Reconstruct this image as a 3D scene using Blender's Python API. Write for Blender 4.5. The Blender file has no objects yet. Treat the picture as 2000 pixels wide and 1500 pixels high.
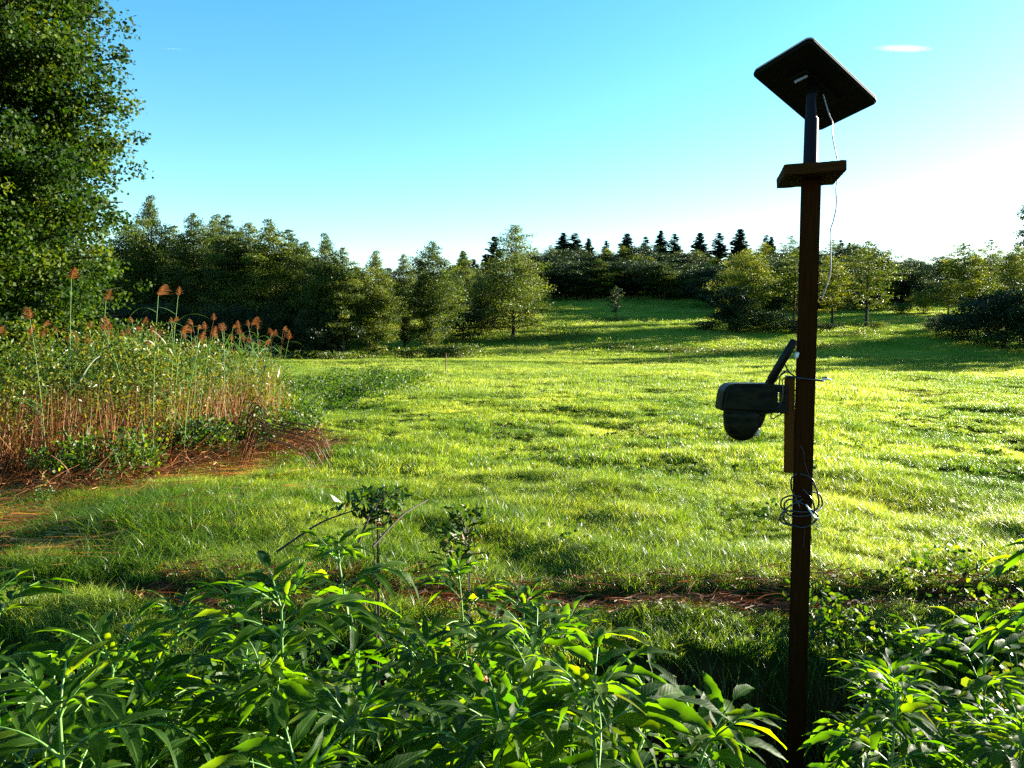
import bpy, bmesh, math
import numpy as np
from mathutils import Vector, Matrix, Euler, Quaternion

R = math.radians
sc = bpy.context.scene
COL = sc.collection
# ---------------------------------------------------------------- camera, sky, sun, exposure
EYE = Vector((0.0, 0.0, 2.1)); PITCH = 4.0
cam_d = bpy.data.cameras.new("camera"); cam = bpy.data.objects.new("camera", cam_d); COL.objects.link(cam)
cam.location = EYE; cam.rotation_euler = (R(90 - PITCH), 0, 0)
cam_d.sensor_width = 36; cam_d.lens = 26.1; cam_d.clip_end = 12000; cam_d.clip_start = 0.02
sc.camera = cam
SUN_AZ, SUN_EL = 63.0, 13.0           # degrees right of the view direction, degrees above the horizon
world = bpy.data.worlds.new("World"); sc.world = world; world.use_nodes = True
wn = world.node_tree.nodes; wl = world.node_tree.links; wn.clear()
sky = wn.new("ShaderNodeTexSky"); sky.sky_type = 'NISHITA'; sky.sun_disc = False
sky.sun_elevation = R(SUN_EL); sky.sun_rotation = R(SUN_AZ)
sky.air_density = 1.0; sky.dust_density = 0.25; sky.ozone_density = 1.6; sky.altitude = 200
hs = wn.new("ShaderNodeHueSaturation"); hs.inputs['Hue'].default_value = 0.486; hs.inputs['Saturation'].default_value = 1.38
bg = wn.new("ShaderNodeBackground"); bg.inputs['Strength'].default_value = 0.055
wo = wn.new("ShaderNodeOutputWorld")
wl.new(sky.outputs[0], hs.inputs['Color']); wl.new(hs.outputs[0], bg.inputs[0]); wl.new(bg.outputs[0], wo.inputs[0])
sd = bpy.data.lights.new("sun", 'SUN'); sd.energy = 5.0; sd.angle = R(0.53); sd.color = (1.0, 0.93, 0.76)
so = bpy.data.objects.new("sun", sd); COL.objects.link(so)
SUN = Vector((math.sin(R(SUN_AZ)) * math.cos(R(SUN_EL)), math.cos(R(SUN_AZ)) * math.cos(R(SUN_EL)), math.sin(R(SUN_EL))))
so.rotation_euler = SUN.to_track_quat('Z', 'Y').to_euler(); so.location = (30, 20, 30)
vs = sc.view_settings; vs.view_transform = 'Standard'; vs.look = 'None'; vs.gamma = 1; vs.use_curve_mapping = False
vs.exposure = 2.75
sc.render.engine = 'CYCLES'
cy = sc.cycles; cy.max_bounces = 6; cy.diffuse_bounces = 1; cy.glossy_bounces = 2; cy.transmission_bounces = 4; cy.transparent_max_bounces = 8
cy.use_denoising = False
cy.sample_clamp_indirect = 4.0; cy.caustics_reflective = False; cy.caustics_refractive = False
try: sc.render.use_persistent_data = False
except Exception: pass

F = 1450.0
cp, sp = math.cos(R(PITCH)), math.sin(R(PITCH))
def ray(px, py):
    a, b = (px - 1000) / F, -(py - 750) / F
    return Vector((a, cp + b * sp, -sp + b * cp))
def P(px, py, Y):
    d = ray(px, py); return EYE + d * (Y / d.y)
def PX(px, Y): return P(px, 650, Y).x

# ---------------------------------------------------------------- noise + terrain
_rs = np.random.RandomState(7)
_G = _rs.rand(256, 256) * 2 - 1
def vnoise(x, y):
    x = np.asarray(x, float); y = np.asarray(y, float)
    xi = np.floor(x).astype(int); yi = np.floor(y).astype(int); fx = x - xi; fy = y - yi
    fx = fx * fx * (3 - 2 * fx); fy = fy * fy * (3 - 2 * fy)
    g = lambda a, b: _G[a & 255, b & 255]
    return (g(xi, yi) * (1 - fx) + g(xi + 1, yi) * fx) * (1 - fy) + (g(xi, yi + 1) * (1 - fx) + g(xi + 1, yi + 1) * fx) * fy
def sst(a, b, x):
    t = np.clip((np.asarray(x, float) - a) / (b - a), 0, 1); return t * t * (3 - 2 * t)
def edge_y(x):                         # far lip of the ditch
    x = np.asarray(x, float)
    return 5.85 + 0.22 * vnoise(x * 0.9 + 3, 5.5) + 0.35 * sst(-1.0, -5, x)
def stream_x(y): return -7.4 + 0.125 * (np.asarray(y, float) - 16) + 0.5 * np.sin(np.asarray(y, float) * .35)
def hz(x, y):
    x = np.asarray(x, float); y = np.asarray(y, float)
    d = np.hypot(x, y)
    near = 1 - sst(60, 110, y)
    z = (0.10 * vnoise(x / 6.1 + 9, y / 7.3) + (0.09 * vnoise(x / 1.9, y / 1.5 + 4) + 0.055 * vnoise(x / .8 + 30, y / .62)) * (1 - .6 * sst(14, 32, y))) * near
    z = z + (1 - near) * (.5 * vnoise(x / 25, y / 19))
    e = edge_y(x) + 0.05 * vnoise(x * 5, 1.5)
    meadow = sst(0, 1, (y - e + .05) / .12)
    ww = .95 + .22 * vnoise(x * .8 + 7, .5) + .14 * vnoise(x * 2.6, y * 2)
    lobe = -0.02 - 0.13 * np.exp(-((e - y - .12) / .14) ** 2) - 0.12 * sst(0.2, .95, e - y) - 0.95 * sst(ww - .12, ww + .16, e - y)
    lobe = lobe + .05 * vnoise(x / .5, y / .4)
    bank = 0.02 + 0.33 * sst(3.3, 2.1, y) * (1 - sst(.2, .75, x) * (1 - sst(2.2, 2.8, x))) - .22 * sst(.5, .9, x) * (1 - sst(1.9, 2.4, x))
    toward = sst(4.35, 3.45, y + .15 * vnoise(x * 1.7, 2.2))
    low = lobe * (1 - toward) + bank * toward
    z = z * (.35 + .65 * meadow) + np.where(y < e + .1, low * (1 - meadow), 0)
    sd = (x - stream_x(y))
    z = z - .55 * np.exp(-(sd / 1.0) ** 2) * sst(15, 18, y) * (1 - sst(34, 38, y))
    z = z + .22 * np.exp(-((y - 49 - .03 * x) / 1.1) ** 2)
    s = y - 57 - 0.02 * x
    s = np.where(s > 0, s, 0); s = s - 3 * (1 - np.exp(-s / 3))
    s = np.minimum(s, 150)
    z = z + 0.112 * s
    return z
def H(x, y): return float(hz(x, y))

# ---------------------------------------------------------------- mesh helpers
def mesh_np(name, verts, faces, mat=None, smooth=False, attrs=None, uv=None):
    """verts (N,3); faces: (M,k) array or list of such arrays; attrs: {name: per-face array}"""
    me = bpy.data.meshes.new(name)
    verts = np.asarray(verts, np.float32)
    fl = faces if isinstance(faces, list) else [faces]
    fl = [np.asarray(f, np.int32) for f in fl if len(f)]
    loops = np.concatenate([f.ravel() for f in fl]); tot = np.concatenate([np.full(len(f), f.shape[1], np.int32) for f in fl])
    start = np.concatenate([[0], np.cumsum(tot)[:-1]]).astype(np.int32)
    me.vertices.add(len(verts)); me.vertices.foreach_set("co", verts.ravel())
    me.loops.add(len(loops)); me.loops.foreach_set("vertex_index", loops)
    me.polygons.add(len(tot)); me.polygons.foreach_set("loop_start", start); me.polygons.foreach_set("loop_total", tot)
    if smooth: me.polygons.foreach_set("use_smooth", np.ones(len(tot), bool))
    if attrs:
        for k, v in attrs.items():
            a = me.attributes.new(k, 'FLOAT', 'FACE' if len(v) == len(tot) else 'POINT'); a.data.foreach_set("value", np.asarray(v, np.float32))
    if uv is not None:
        l = me.uv_layers.new(name="UVMap"); l.data.foreach_set("uv", np.asarray(uv, np.float32)[loops].ravel())
    me.update(calc_edges=True); me.validate()
    if mat: me.materials.append(mat)
    return me
def link(name, data, parent=None, loc=None, rot=None, scale=None):
    o = bpy.data.objects.new(name, data); COL.objects.link(o)
    if parent is not None: o.parent = parent
    if loc is not None: o.location = loc
    if rot is not None: o.rotation_euler = rot
    if scale is not None: o.scale = (scale,) * 3 if isinstance(scale, (int, float)) else scale
    return o
def tag(o, label=None, cat=None, group=None, kind=None):
    if label: o['label'] = label
    if cat: o['category'] = cat
    if group: o['group'] = group
    if kind: o['kind'] = kind
    return o
def thing(name, label, cat, loc=(0, 0, 0), rz=0.0, group=None):
    o = bpy.data.objects.new(name, None); COL.objects.link(o); o.location = loc; o.rotation_euler = (0, 0, rz); o.empty_display_size = .1
    return tag(o, label, cat, group)
def copy_thing(root, loc, rz=0.0, scale=1.0, label=None, group=None, tilt=(0, 0)):
    r = root.copy(); COL.objects.link(r); r.location = loc; r.rotation_euler = (tilt[0], tilt[1], rz)
    r.scale = (scale,) * 3 if isinstance(scale, (int, float)) else scale
    if label: r['label'] = label
    if group: r['group'] = group
    for ch in list(root.children):
        c = ch.copy(); COL.objects.link(c); c.parent = r
        for g in list(ch.children):
            d = g.copy(); COL.objects.link(d); d.parent = c
    return r
class Geo:
    """collects verts / quads / tris"""
    def __init__(s): s.v = []; s.q = []; s.t = []; s.n = 0
    def add(s, v, q=None, t=None):
        v = np.asarray(v, float).reshape(-1, 3)
        if q is not None and len(q): s.q.append(np.asarray(q, int) + s.n)
        if t is not None and len(t): s.t.append(np.asarray(t, int) + s.n)
        s.v.append(v); s.n += len(v)
    def tube(s, pts, rad, sides=6, cap=True):
        pts = np.asarray(pts, float); n = len(pts); rad = np.broadcast_to(np.asarray(rad, float), (n,))
        tg = np.gradient(pts, axis=0); tg /= np.linalg.norm(tg, axis=1)[:, None] + 1e-9
        up = np.array([0, 0, 1.0]) if abs(tg[0][2]) < .9 else np.array([1.0, 0, 0])
        vs_ = []
        for i in range(n):
            a = np.cross(tg[i], up); a /= np.linalg.norm(a) + 1e-9; b = np.cross(tg[i], a); up = np.cross(a, tg[i]) * 1.0
            th = np.arange(sides) / sides * 2 * math.pi
            vs_.append(pts[i] + rad[i] * (np.cos(th)[:, None] * a + np.sin(th)[:, None] * b))
        v = np.concatenate(vs_)
        q = [(i * sides + j, i * sides + (j + 1) % sides, (i + 1) * sides + (j + 1) % sides, (i + 1) * sides + j) for i in range(n - 1) for j in range(sides)]
        t = []
        if cap:
            m = n * sides; v = np.vstack([v, pts[0], pts[-1], v[:sides], v[m - sides:]]); c0 = m + 2; c1 = c0 + sides
            t = [(m, c0 + (j + 1) % sides, c0 + j) for j in range(sides)] + [(m + 1, c1 + j, c1 + (j + 1) % sides) for j in range(sides)]
        s.add(v, q, t)
    def mesh(s, name, mat, smooth=True):
        return mesh_np(name, np.concatenate(s.v), [x for x in ([np.concatenate(s.q)] if s.q else []) + ([np.concatenate(s.t)] if s.t else [])], mat, smooth)
def bm_mesh(name, bm, mat, smooth=False):
    me = bpy.data.meshes.new(name); bm.to_mesh(me); bm.free(); me.materials.append(mat)
    if smooth:
        me.polygons.foreach_set("use_smooth", np.ones(len(me.polygons), bool))
    return me
def bezier(p, n=16):
    """Catmull-Rom through points p"""
    p = [np.asarray(q, float) for q in p]; p = [2 * p[0] - p[1]] + p + [2 * p[-1] - p[-2]]
    out = []
    for i in range(1, len(p) - 2):
        for t in np.linspace(0, 1, n, endpoint=False):
            a, b, c, d = p[i - 1], p[i], p[i + 1], p[i + 2]
            out.append(.5 * (2 * b + (c - a) * t + (2 * a - 5 * b + 4 * c - d) * t * t + (3 * b - a - 3 * c + d) * t ** 3))
    out.append(p[-2]); return np.array(out)

# ---------------------------------------------------------------- materials
def mat_new(name):
    m = bpy.data.materials.new(name); m.use_nodes = True; nt = m.node_tree; nt.nodes.clear()
    o = nt.nodes.new("ShaderNodeOutputMaterial"); return m, nt, o
def ramp(nt, stops):
    r = nt.nodes.new("ShaderNodeValToRGB"); e = r.color_ramp.elements
    while len(e) < len(stops): e.new(0.5)
    for i, (p, c) in enumerate(stops): e[i].position = p; e[i].color = (*c, 1)
    return r
def leaf_mat(name, cols, trans_col, trans=.45, rough=.45, spec=.5, var='var', veins=False, pos_noise=None, patch=None):
    """cols: three base colours chosen by a per-leaf value; trans: share of light that passes through the leaf"""
    m, nt, out = mat_new(name); N = nt.nodes.new; L = nt.links.new
    oi = N("ShaderNodeObjectInfo"); at = N("ShaderNodeAttribute"); at.attribute_name = var
    ad = N("ShaderNodeMath"); ad.operation = 'ADD'; L(at.outputs['Fac'], ad.inputs[0]); 
    mu = N("ShaderNodeMath"); mu.operation = 'MULTIPLY'; mu.inputs[1].default_value = .35 if var else 1.0; L(oi.outputs['Random'], mu.inputs[0]); L(mu.outputs[0], ad.inputs[1])
    src = ad.outputs[0]
    if pos_noise:
        gp = N("ShaderNodeNewGeometry"); nz = N("ShaderNodeTexNoise"); nz.inputs['Scale'].default_value = pos_noise; nz.inputs['Detail'].default_value = 3
        L(gp.outputs['Position'], nz.inputs['Vector'])
        m3 = N("ShaderNodeMath"); m3.operation = 'MULTIPLY_ADD'; m3.inputs[1].default_value = 1.6; m3.inputs[2].default_value = -.8
        L(nz.outputs['Fac'], m3.inputs[0]); a3 = N("ShaderNodeMath"); a3.operation = 'ADD'; L(src, a3.inputs[0]); L(m3.outputs[0], a3.inputs[1]); src = a3.outputs[0]
    r = ramp(nt, [(0.1, cols[0]), (0.6, cols[1]), (1.0, cols[2])]); L(src, r.inputs[0])
    col = r.outputs[0]
    pb = N("ShaderNodeBsdfPrincipled"); pb.inputs['Roughness'].default_value = rough
    pb.inputs['Specular IOR Level'].default_value = spec
    tr = N("ShaderNodeBsdfTranslucent")
    mx = N("ShaderNodeMixShader"); mx.inputs[0].default_value = trans
    L(col, pb.inputs['Base Color'])
    tm = N("ShaderNodeMixRGB"); tm.blend_type = 'MULTIPLY'; tm.inputs[0].default_value = 1.0; tm.inputs[2].default_value = (*trans_col, 1)
    L(col, tm.inputs[1]); L(tm.outputs[0], tr.inputs['Color'])
    if veins:
        uv = N("ShaderNodeUVMap"); sx = N("ShaderNodeSeparateXYZ"); L(uv.outputs[0], sx.inputs[0])
        ab = N("ShaderNodeMath"); ab.operation = 'ABSOLUTE'; L(sx.outputs[1], ab.inputs[0])
        k = N("ShaderNodeMath"); k.operation = 'MULTIPLY_ADD'; k.inputs[1].default_value = -.22; L(ab.outputs[0], k.inputs[0]); L(sx.outputs[0], k.inputs[2])
        s2 = N("ShaderNodeMath"); s2.operation = 'MULTIPLY'; s2.inputs[1].default_value = 70; L(k.outputs[0], s2.inputs[0])
        sn = N("ShaderNodeMath"); sn.operation = 'SINE'; L(s2.outputs[0], sn.inputs[0])
        bp = N("ShaderNodeBump"); bp.inputs['Strength'].default_value = .15; bp.inputs['Distance'].default_value = .001; L(sn.outputs[0], bp.inputs['Height'])
        L(bp.outputs[0], pb.inputs['Normal'])
        ml = N("ShaderNodeMapRange"); ml.inputs[1].default_value = 0.0; ml.inputs[2].default_value = .09; ml.inputs[3].default_value = .45; ml.inputs[4].default_value = 0; L(ab.outputs[0], ml.inputs[0])
        mm = N("ShaderNodeMixRGB"); mm.inputs[2].default_value = (.16, .30, .06, 1); L(ml.outputs[0], mm.inputs[0]); L(col, mm.inputs[1])
        L(mm.outputs[0], pb.inputs['Base Color'])
    L(pb.outputs[0], mx.inputs[1]); L(tr.outputs[0], mx.inputs[2]); L(mx.outputs[0], out.inputs[0])
    return m
def wood_mat(name, c0, c1, scale=(1, 1, 1), rough=.8, dist=.002, ns=30, spec=.3):
    m, nt, out = mat_new(name); N = nt.nodes.new; L = nt.links.new
    tc = N("ShaderNodeTexCoord"); mp = N("ShaderNodeMapping"); mp.inputs['Scale'].default_value = scale; L(tc.outputs['Object'], mp.inputs[0])
    nz = N("ShaderNodeTexNoise"); nz.inputs['Scale'].default_value = ns; nz.inputs['Detail'].default_value = 6; nz.inputs['Roughness'].default_value = .65; L(mp.outputs[0], nz.inputs['Vector'])
    r = ramp(nt, [(.3, c0), (.7, c1)]); L(nz.outputs['Fac'], r.inputs[0])
    pb = N("ShaderNodeBsdfPrincipled"); pb.inputs['Roughness'].default_value = rough; pb.inputs['Specular IOR Level'].default_value = spec
    bp = N("ShaderNodeBump"); bp.inputs['Distance'].default_value = dist; bp.inputs['Strength'].default_value = .8; L(nz.outputs['Fac'], bp.inputs['Height']); L(bp.outputs[0], pb.inputs['Normal'])
    L(r.outputs[0], pb.inputs['Base Color']); L(pb.outputs[0], out.inputs[0]); return m
def plain_mat(name, c, rough=.5, spec=.5, bump=None, metal=0):
    m, nt, out = mat_new(name); N = nt.nodes.new; L = nt.links.new
    pb = N("ShaderNodeBsdfPrincipled"); pb.inputs['Base Color'].default_value = (*c, 1); pb.inputs['Roughness'].default_value = rough
    pb.inputs['Specular IOR Level'].default_value = spec; pb.inputs['Metallic'].default_value = metal
    nz = N("ShaderNodeTexNoise"); nz.inputs['Scale'].default_value = bump or 40; nz.inputs['Detail'].default_value = 4
    mr = N("ShaderNodeMapRange"); mr.inputs[3].default_value = rough * .8; mr.inputs[4].default_value = min(1, rough * 1.25); L(nz.outputs['Fac'], mr.inputs[0]); L(mr.outputs[0], pb.inputs['Roughness'])
    L(pb.outputs[0], out.inputs[0]); return m

M_grass = leaf_mat("grass_blade", [(.012, .045, .002), (.105, .175, .012), (.28, .315, .065)], (2.4, 2.1, .8), .55, .36, .5, pos_noise=.35)
M_grass_far = leaf_mat("grass_blade_far", [(.035, .08, .006), (.115, .175, .018), (.235, .265, .06)], (2.2, 1.95, .8), .55, .45, .5, pos_noise=.12)
M_elder = leaf_mat("elder_leaf", [(.006, .024, .001), (.018, .048, .001), (.060, .090, .002)], (9.0, 7.0, .8), .58, .55, .15, veins=True)
M_under = leaf_mat("undergrowth_leaf", [(.005, .024, .001), (.018, .055, .002), (.07, .12, .006)], (3.6, 2.6, .8), .42, .5, .35)
M_alder = leaf_mat("alder_leaf", [(.005, .019, .002), (.018, .046, .003), (.10, .13, .006)], (1.8, 1.6, .5), .42, .6, .15)
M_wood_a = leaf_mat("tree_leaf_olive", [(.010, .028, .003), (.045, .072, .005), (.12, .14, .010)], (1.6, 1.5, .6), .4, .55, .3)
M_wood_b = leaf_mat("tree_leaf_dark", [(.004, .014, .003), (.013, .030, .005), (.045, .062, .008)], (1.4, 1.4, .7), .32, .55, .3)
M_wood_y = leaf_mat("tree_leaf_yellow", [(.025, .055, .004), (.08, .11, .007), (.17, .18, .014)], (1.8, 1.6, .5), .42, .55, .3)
M_needle = leaf_mat("conifer_needles", [(.008, .022, .012), (.014, .035, .016), (.03, .05, .02)], (1, 1, .8), .15, .6, .3)
M_weed = leaf_mat("weed_leaf", [(.010, .038, .003), (.055, .100, .005), (.19, .17, .010)], (1.6, 1.35, .5), .4, .45, .4)
M_reedleaf = leaf_mat("reed_leaf", [(.02, .07, .010), (.06, .12, .015), (.20, .21, .05)], (1.4, 1.3, .6), .4, .4, .5)
M_straw = leaf_mat("dry_reed_straw", [(.08, .028, .008), (.22, .085, .022), (.50, .27, .09)], (1.1, .8, .5), .25, .5, .4)
M_plume = leaf_mat("reed_plume", [(.09, .038, .012), (.19, .08, .026), (.30, .15, .055)], (1.3, 1.0, .7), .4, .7, .2)
M_litter = leaf_mat("dead_litter", [(.05, .016, .006), (.18, .055, .015), (.38, .17, .06)], (1, .8, .5), .15, .6, .3)
M_bark = wood_mat("alder_bark", (.012, .010, .007), (.045, .036, .027), (1, 1, .35), .9, .01, 12)
M_stem = plain_mat("green_stem", (.10, .20, .04), .5, .4)
M_deadstem = plain_mat("dark_dead_stem", (.035, .02, .015), .6, .4)
M_post = wood_mat("impregnated_post_wood", (.016, .005, .0008), (.036, .012, .002), (9, 9, .5), .9, .0012, 18, .04)
M_board = wood_mat("sawn_board_wood", (.022, .008, .002), (.055, .022, .005), (.6, 9, 9), .9, .0012, 18, .05)
M_batten = wood_mat("batten_wood", (.045, .015, .003), (.09, .032, .006), (9, 9, .5), .9, .001, 18, .05)
M_dark = plain_mat("dark_plastic", (.004, .005, .003), .5, .15)
M_dishback = plain_mat("dish_back_plastic", (.006, .007, .005), .6, .1)
M_dishfront = plain_mat("dish_face_plastic", (.6, .6, .6), .4, .5)
M_mast = plain_mat("painted_mast_tube", (.004, .004, .010), .5, .08)
M_cable = plain_mat("black_cable", (.012, .012, .014), .3, .6)
M_greycable = plain_mat("grey_cable", (.25, .26, .28), .4, .5)
M_metal = plain_mat("zinc_hardware", (.55, .55, .55), .3, .5, metal=1)
M_silver = plain_mat("silver_plate", (.7, .7, .68), .25, .6)
def camo_mat():
    m, nt, out = mat_new("camouflage_plastic"); N = nt.nodes.new; L = nt.links.new
    tc = N("ShaderNodeTexCoord"); nz = N("ShaderNodeTexNoise"); nz.inputs['Scale'].default_value = 14; nz.inputs['Detail'].default_value = 3
    mp = N("ShaderNodeMapping"); mp.inputs['Scale'].default_value = (.7, .7, 1.5); L(tc.outputs['Object'], mp.inputs[0]); L(mp.outputs[0], nz.inputs['Vector'])
    r = ramp(nt, [(.40, (.003, .004, .002)), (.46, (.006, .009, .003)), (.55, (.012, .011, .005)), (.62, (.002, .003, .002))]); L(nz.outputs['Fac'], r.inputs[0])
    pb = N("ShaderNodeBsdfPrincipled"); pb.inputs['Roughness'].default_value = .5; pb.inputs['Specular IOR Level'].default_value = .1
    L(r.outputs[0], pb.inputs['Base Color']); L(pb.outputs[0], out.inputs[0]); return m
M_camo = camo_mat()
def ground_mat():
    m, nt, out = mat_new("meadow_ground"); N = nt.nodes.new; L = nt.links.new
    gp = N("ShaderNodeNewGeometry"); at = N("ShaderNodeAttribute"); at.attribute_name = "soil"
    n1 = N("ShaderNodeTexNoise"); n1.inputs['Scale'].default_value = .12; n1.inputs['Detail'].default_value = 8; n1.inputs['Roughness'].default_value = .7; L(gp.outputs['Position'], n1.inputs['Vector'])
    n2 = N("ShaderNodeTexNoise"); n2.inputs['Scale'].default_value = 6; n2.inputs['Detail'].default_value = 6; L(gp.outputs['Position'], n2.inputs['Vector'])
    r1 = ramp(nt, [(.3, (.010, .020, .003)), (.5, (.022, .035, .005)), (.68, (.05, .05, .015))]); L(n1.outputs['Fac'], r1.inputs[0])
    r2 = ramp(nt, [(.3, (.012, .007, .004)), (.6, (.045, .02, .010)), (.8, (.09, .045, .02))]); L(n2.outputs['Fac'], r2.inputs[0])
    mx = N("ShaderNodeMixRGB"); L(at.outputs['Fac'], mx.inputs[0]); L(r2.outputs[0], mx.inputs[2])
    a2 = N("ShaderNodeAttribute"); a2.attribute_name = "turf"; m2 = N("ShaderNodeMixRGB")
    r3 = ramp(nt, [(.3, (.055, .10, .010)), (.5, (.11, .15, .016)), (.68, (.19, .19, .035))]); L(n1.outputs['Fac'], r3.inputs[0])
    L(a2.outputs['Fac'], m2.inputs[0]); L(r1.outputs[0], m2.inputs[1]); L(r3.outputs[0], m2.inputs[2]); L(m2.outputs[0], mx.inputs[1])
    pb = N("ShaderNodeBsdfPrincipled"); pb.inputs['Roughness'].default_value = 1.0; pb.inputs['Specular IOR Level'].default_value = 0.0
    bp = N("ShaderNodeBump"); bp.inputs['Distance'].default_value = .06; bp.inputs['Strength'].default_value = .9; L(n2.outputs['Fac'], bp.inputs['Height']); L(bp.outputs[0], pb.inputs['Normal'])
    L(mx.outputs[0], pb.inputs['Base Color']); L(pb.outputs[0], out.inputs[0]); return m
M_ground = ground_mat()

# ---------------------------------------------------------------- the ground, one sheet to the horizon
th = np.concatenate([np.linspace(-180, -50, 40, endpoint=False), np.linspace(-50, 60, 420, endpoint=False), np.linspace(60, 180, 38, endpoint=False)])
rr = np.concatenate([[0.05], np.geomspace(.6, 14, 150), np.geomspace(14.3, 120, 130), np.geomspace(124, 2500, 40)])
T, RR = np.meshgrid(np.radians(th), rr); X = RR * np.sin(T); Y = RR * np.cos(T); Z = hz(X, Y)
nr, ntn = X.shape; idx = np.arange(nr * ntn).reshape(nr, ntn); nx = np.roll(idx, -1, axis=1)
q = np.stack([idx[:-1], nx[:-1], nx[1:], idx[1:]], -1).reshape(-1, 4)[:, ::-1]
def soil_at(x, y):
    e = edge_y(x); return np.clip(np.exp(-((y - e + .12) / .24) ** 2) * (1.0 + .6 * vnoise(x * 1.7, 9.5)) + sst(e - .78, e - .98, y) + 1.2 * np.exp(-(((x + 4.3) / 1.6) ** 2 + ((y - 31) / 2.2) ** 2))
        + .8 * sst(-4.1, -5.6, x + .25 * (y - 9) + .6 * vnoise(x * 1.3, y * 1.3)) * np.clip(.75 + .8 * vnoise(x * 2.1, y * 2.1 + 4), .2, 1) * sst(6.0, 8, y) * (1 - sst(16, 20, y)), 0, 1)
V = np.stack([X, Y, Z], -1).reshape(-1, 3)
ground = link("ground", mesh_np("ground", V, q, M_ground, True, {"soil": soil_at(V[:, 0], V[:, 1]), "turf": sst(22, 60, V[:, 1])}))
tag(ground, "grassy valley floor and hillside with a ditch in front", None, None, 'structure')

# ---------------------------------------------------------------- grass
def make_tuft(rs, nb, rad, hmin, hmax, w, lean=.5, seg=3):
    n = nb; a = rs.rand(n) * 6.283; r = rad * np.sqrt(rs.rand(n)); bx, by = r * np.cos(a), r * np.sin(a)
    h = hmin + (hmax - hmin) * rs.rand(n); az = rs.rand(n) * 6.283; ln = lean * (0.3 + rs.rand(n)) * h
    fa = az + math.pi / 2 + rs.randn(n) * .5
    wx, wy = np.cos(fa) * w / 2, np.sin(fa) * w / 2
    vs_ = []; 
    for k in range(seg + 1):
        t = k / seg; ww = (1 - t ** 1.6) * (.7 + .6 * rs.rand(n) * 0 + .3)
        cx = bx + np.cos(az) * ln * t ** 1.8; cyy = by + np.sin(az) * ln * t ** 1.8; cz = h * (t - .22 * lean * t ** 3)
        vs_.append(np.stack([cx - wx * ww, cyy - wy * ww, cz - .015 * (k == 0)], -1)); vs_.append(np.stack([cx + wx * ww, cyy + wy * ww, cz - .015 * (k == 0)], -1))
    v = np.stack(vs_, 1).reshape(-1, 3); m = 2 * (seg + 1); b = np.arange(n)[:, None] * m
    qs = np.concatenate([b + np.array([[2 * k, 2 * k + 1, 2 * k + 3, 2 * k + 2]]) for k in range(seg - 1)])
    ts = b + np.array([[2 * seg - 2, 2 * seg - 1, 2 * seg]])
    var = rs.rand(n) * .65
    return v, qs, ts, np.concatenate([np.tile(var, seg - 1), var])
def protos(name, params, mat, count, seed):
    c = bpy.data.collections.new(name); rs = np.random.RandomState(seed)
    for i in range(count):
        v, qs, ts, var = make_tuft(rs, *params)
        c.objects.link(bpy.data.objects.new(name, mesh_np(name, v, [qs, ts], mat, False, {"var": var})))
    return c
def scatter(name, pts, rot, scl, coll, label, cat='grass'):
    n = len(pts); me = bpy.data.meshes.new(name); me.vertices.add(n); me.vertices.foreach_set("co", np.asarray(pts, np.float32).ravel())
    a = me.attributes.new("rot", 'FLOAT_VECTOR', 'POINT'); a.data.foreach_set("vector", np.asarray(rot, np.float32).ravel())
    a = me.attributes.new("scl", 'FLOAT_VECTOR', 'POINT'); a.data.foreach_set("vector", np.asarray(scl, np.float32).ravel())
    a = me.attributes.new("pick", 'INT', 'POINT'); a.data.foreach_set("value", np.random.RandomState(n).randint(0, len(coll.objects), n).astype(np.int32))
    o = link(name, me); g = bpy.data.node_groups.new(name, 'GeometryNodeTree')
    g.interface.new_socket("Geometry", in_out='INPUT', socket_type='NodeSocketGeometry'); g.interface.new_socket("Geometry", in_out='OUTPUT', socket_type='NodeSocketGeometry')
    N = g.nodes.new; L = g.links.new; gi = N('NodeGroupInput'); go = N('NodeGroupOutput')
    ip = N('GeometryNodeInstanceOnPoints'); ci = N('GeometryNodeCollectionInfo'); ci.inputs['Collection'].default_value = coll
    ci.inputs['Separate Children'].default_value = True; ci.inputs['Reset Children'].default_value = True
    def na(nm, t):
        x = N('GeometryNodeInputNamedAttribute'); x.data_type = t; x.inputs['Name'].default_value = nm; return x.outputs['Attribute']
    mp = N('GeometryNodeMeshToPoints')
    L(gi.outputs[0], mp.inputs[0]); L(mp.outputs[0], ip.inputs['Points']); L(ci.outputs[0], ip.inputs['Instance']); ip.inputs['Pick Instance'].default_value = True
    L(na('pick', 'INT'), ip.inputs['Instance Index']); L(na('rot', 'FLOAT_VECTOR'), ip.inputs['Rotation']); L(na('scl', 'FLOAT_VECTOR'), ip.inputs['Scale'])
    L(ip.outputs[0], go.inputs[0])
    md = o.modifiers.new("scatter", 'NODES'); md.node_group = g
    return tag(o, label, cat, None, 'stuff')
rs = np.random.RandomState(3)
def in_reeds(x, y):
    # the reed bed: left of a line that runs back from the front
    fx = np.minimum(-6.3 + (y - 9.4) * .49, -.335 * y) + .45 * vnoise(x * .9 + 2, y * 1.3)
    return (x < fx) & (y > 8.8) & (y < 20)
def field_points(n, y0, y1, dens_fn=None, margin=1.5, p=1.0):
    """points spread over the wedge that the camera sees"""
    u = rs.rand(n); y = (y0 ** (1 + p) + u * (y1 ** (1 + p) - y0 ** (1 + p))) ** (1 / (1 + p))
    x = (rs.rand(n) * 2 - 1) * (y * .72 + margin)
    return x, y
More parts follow.
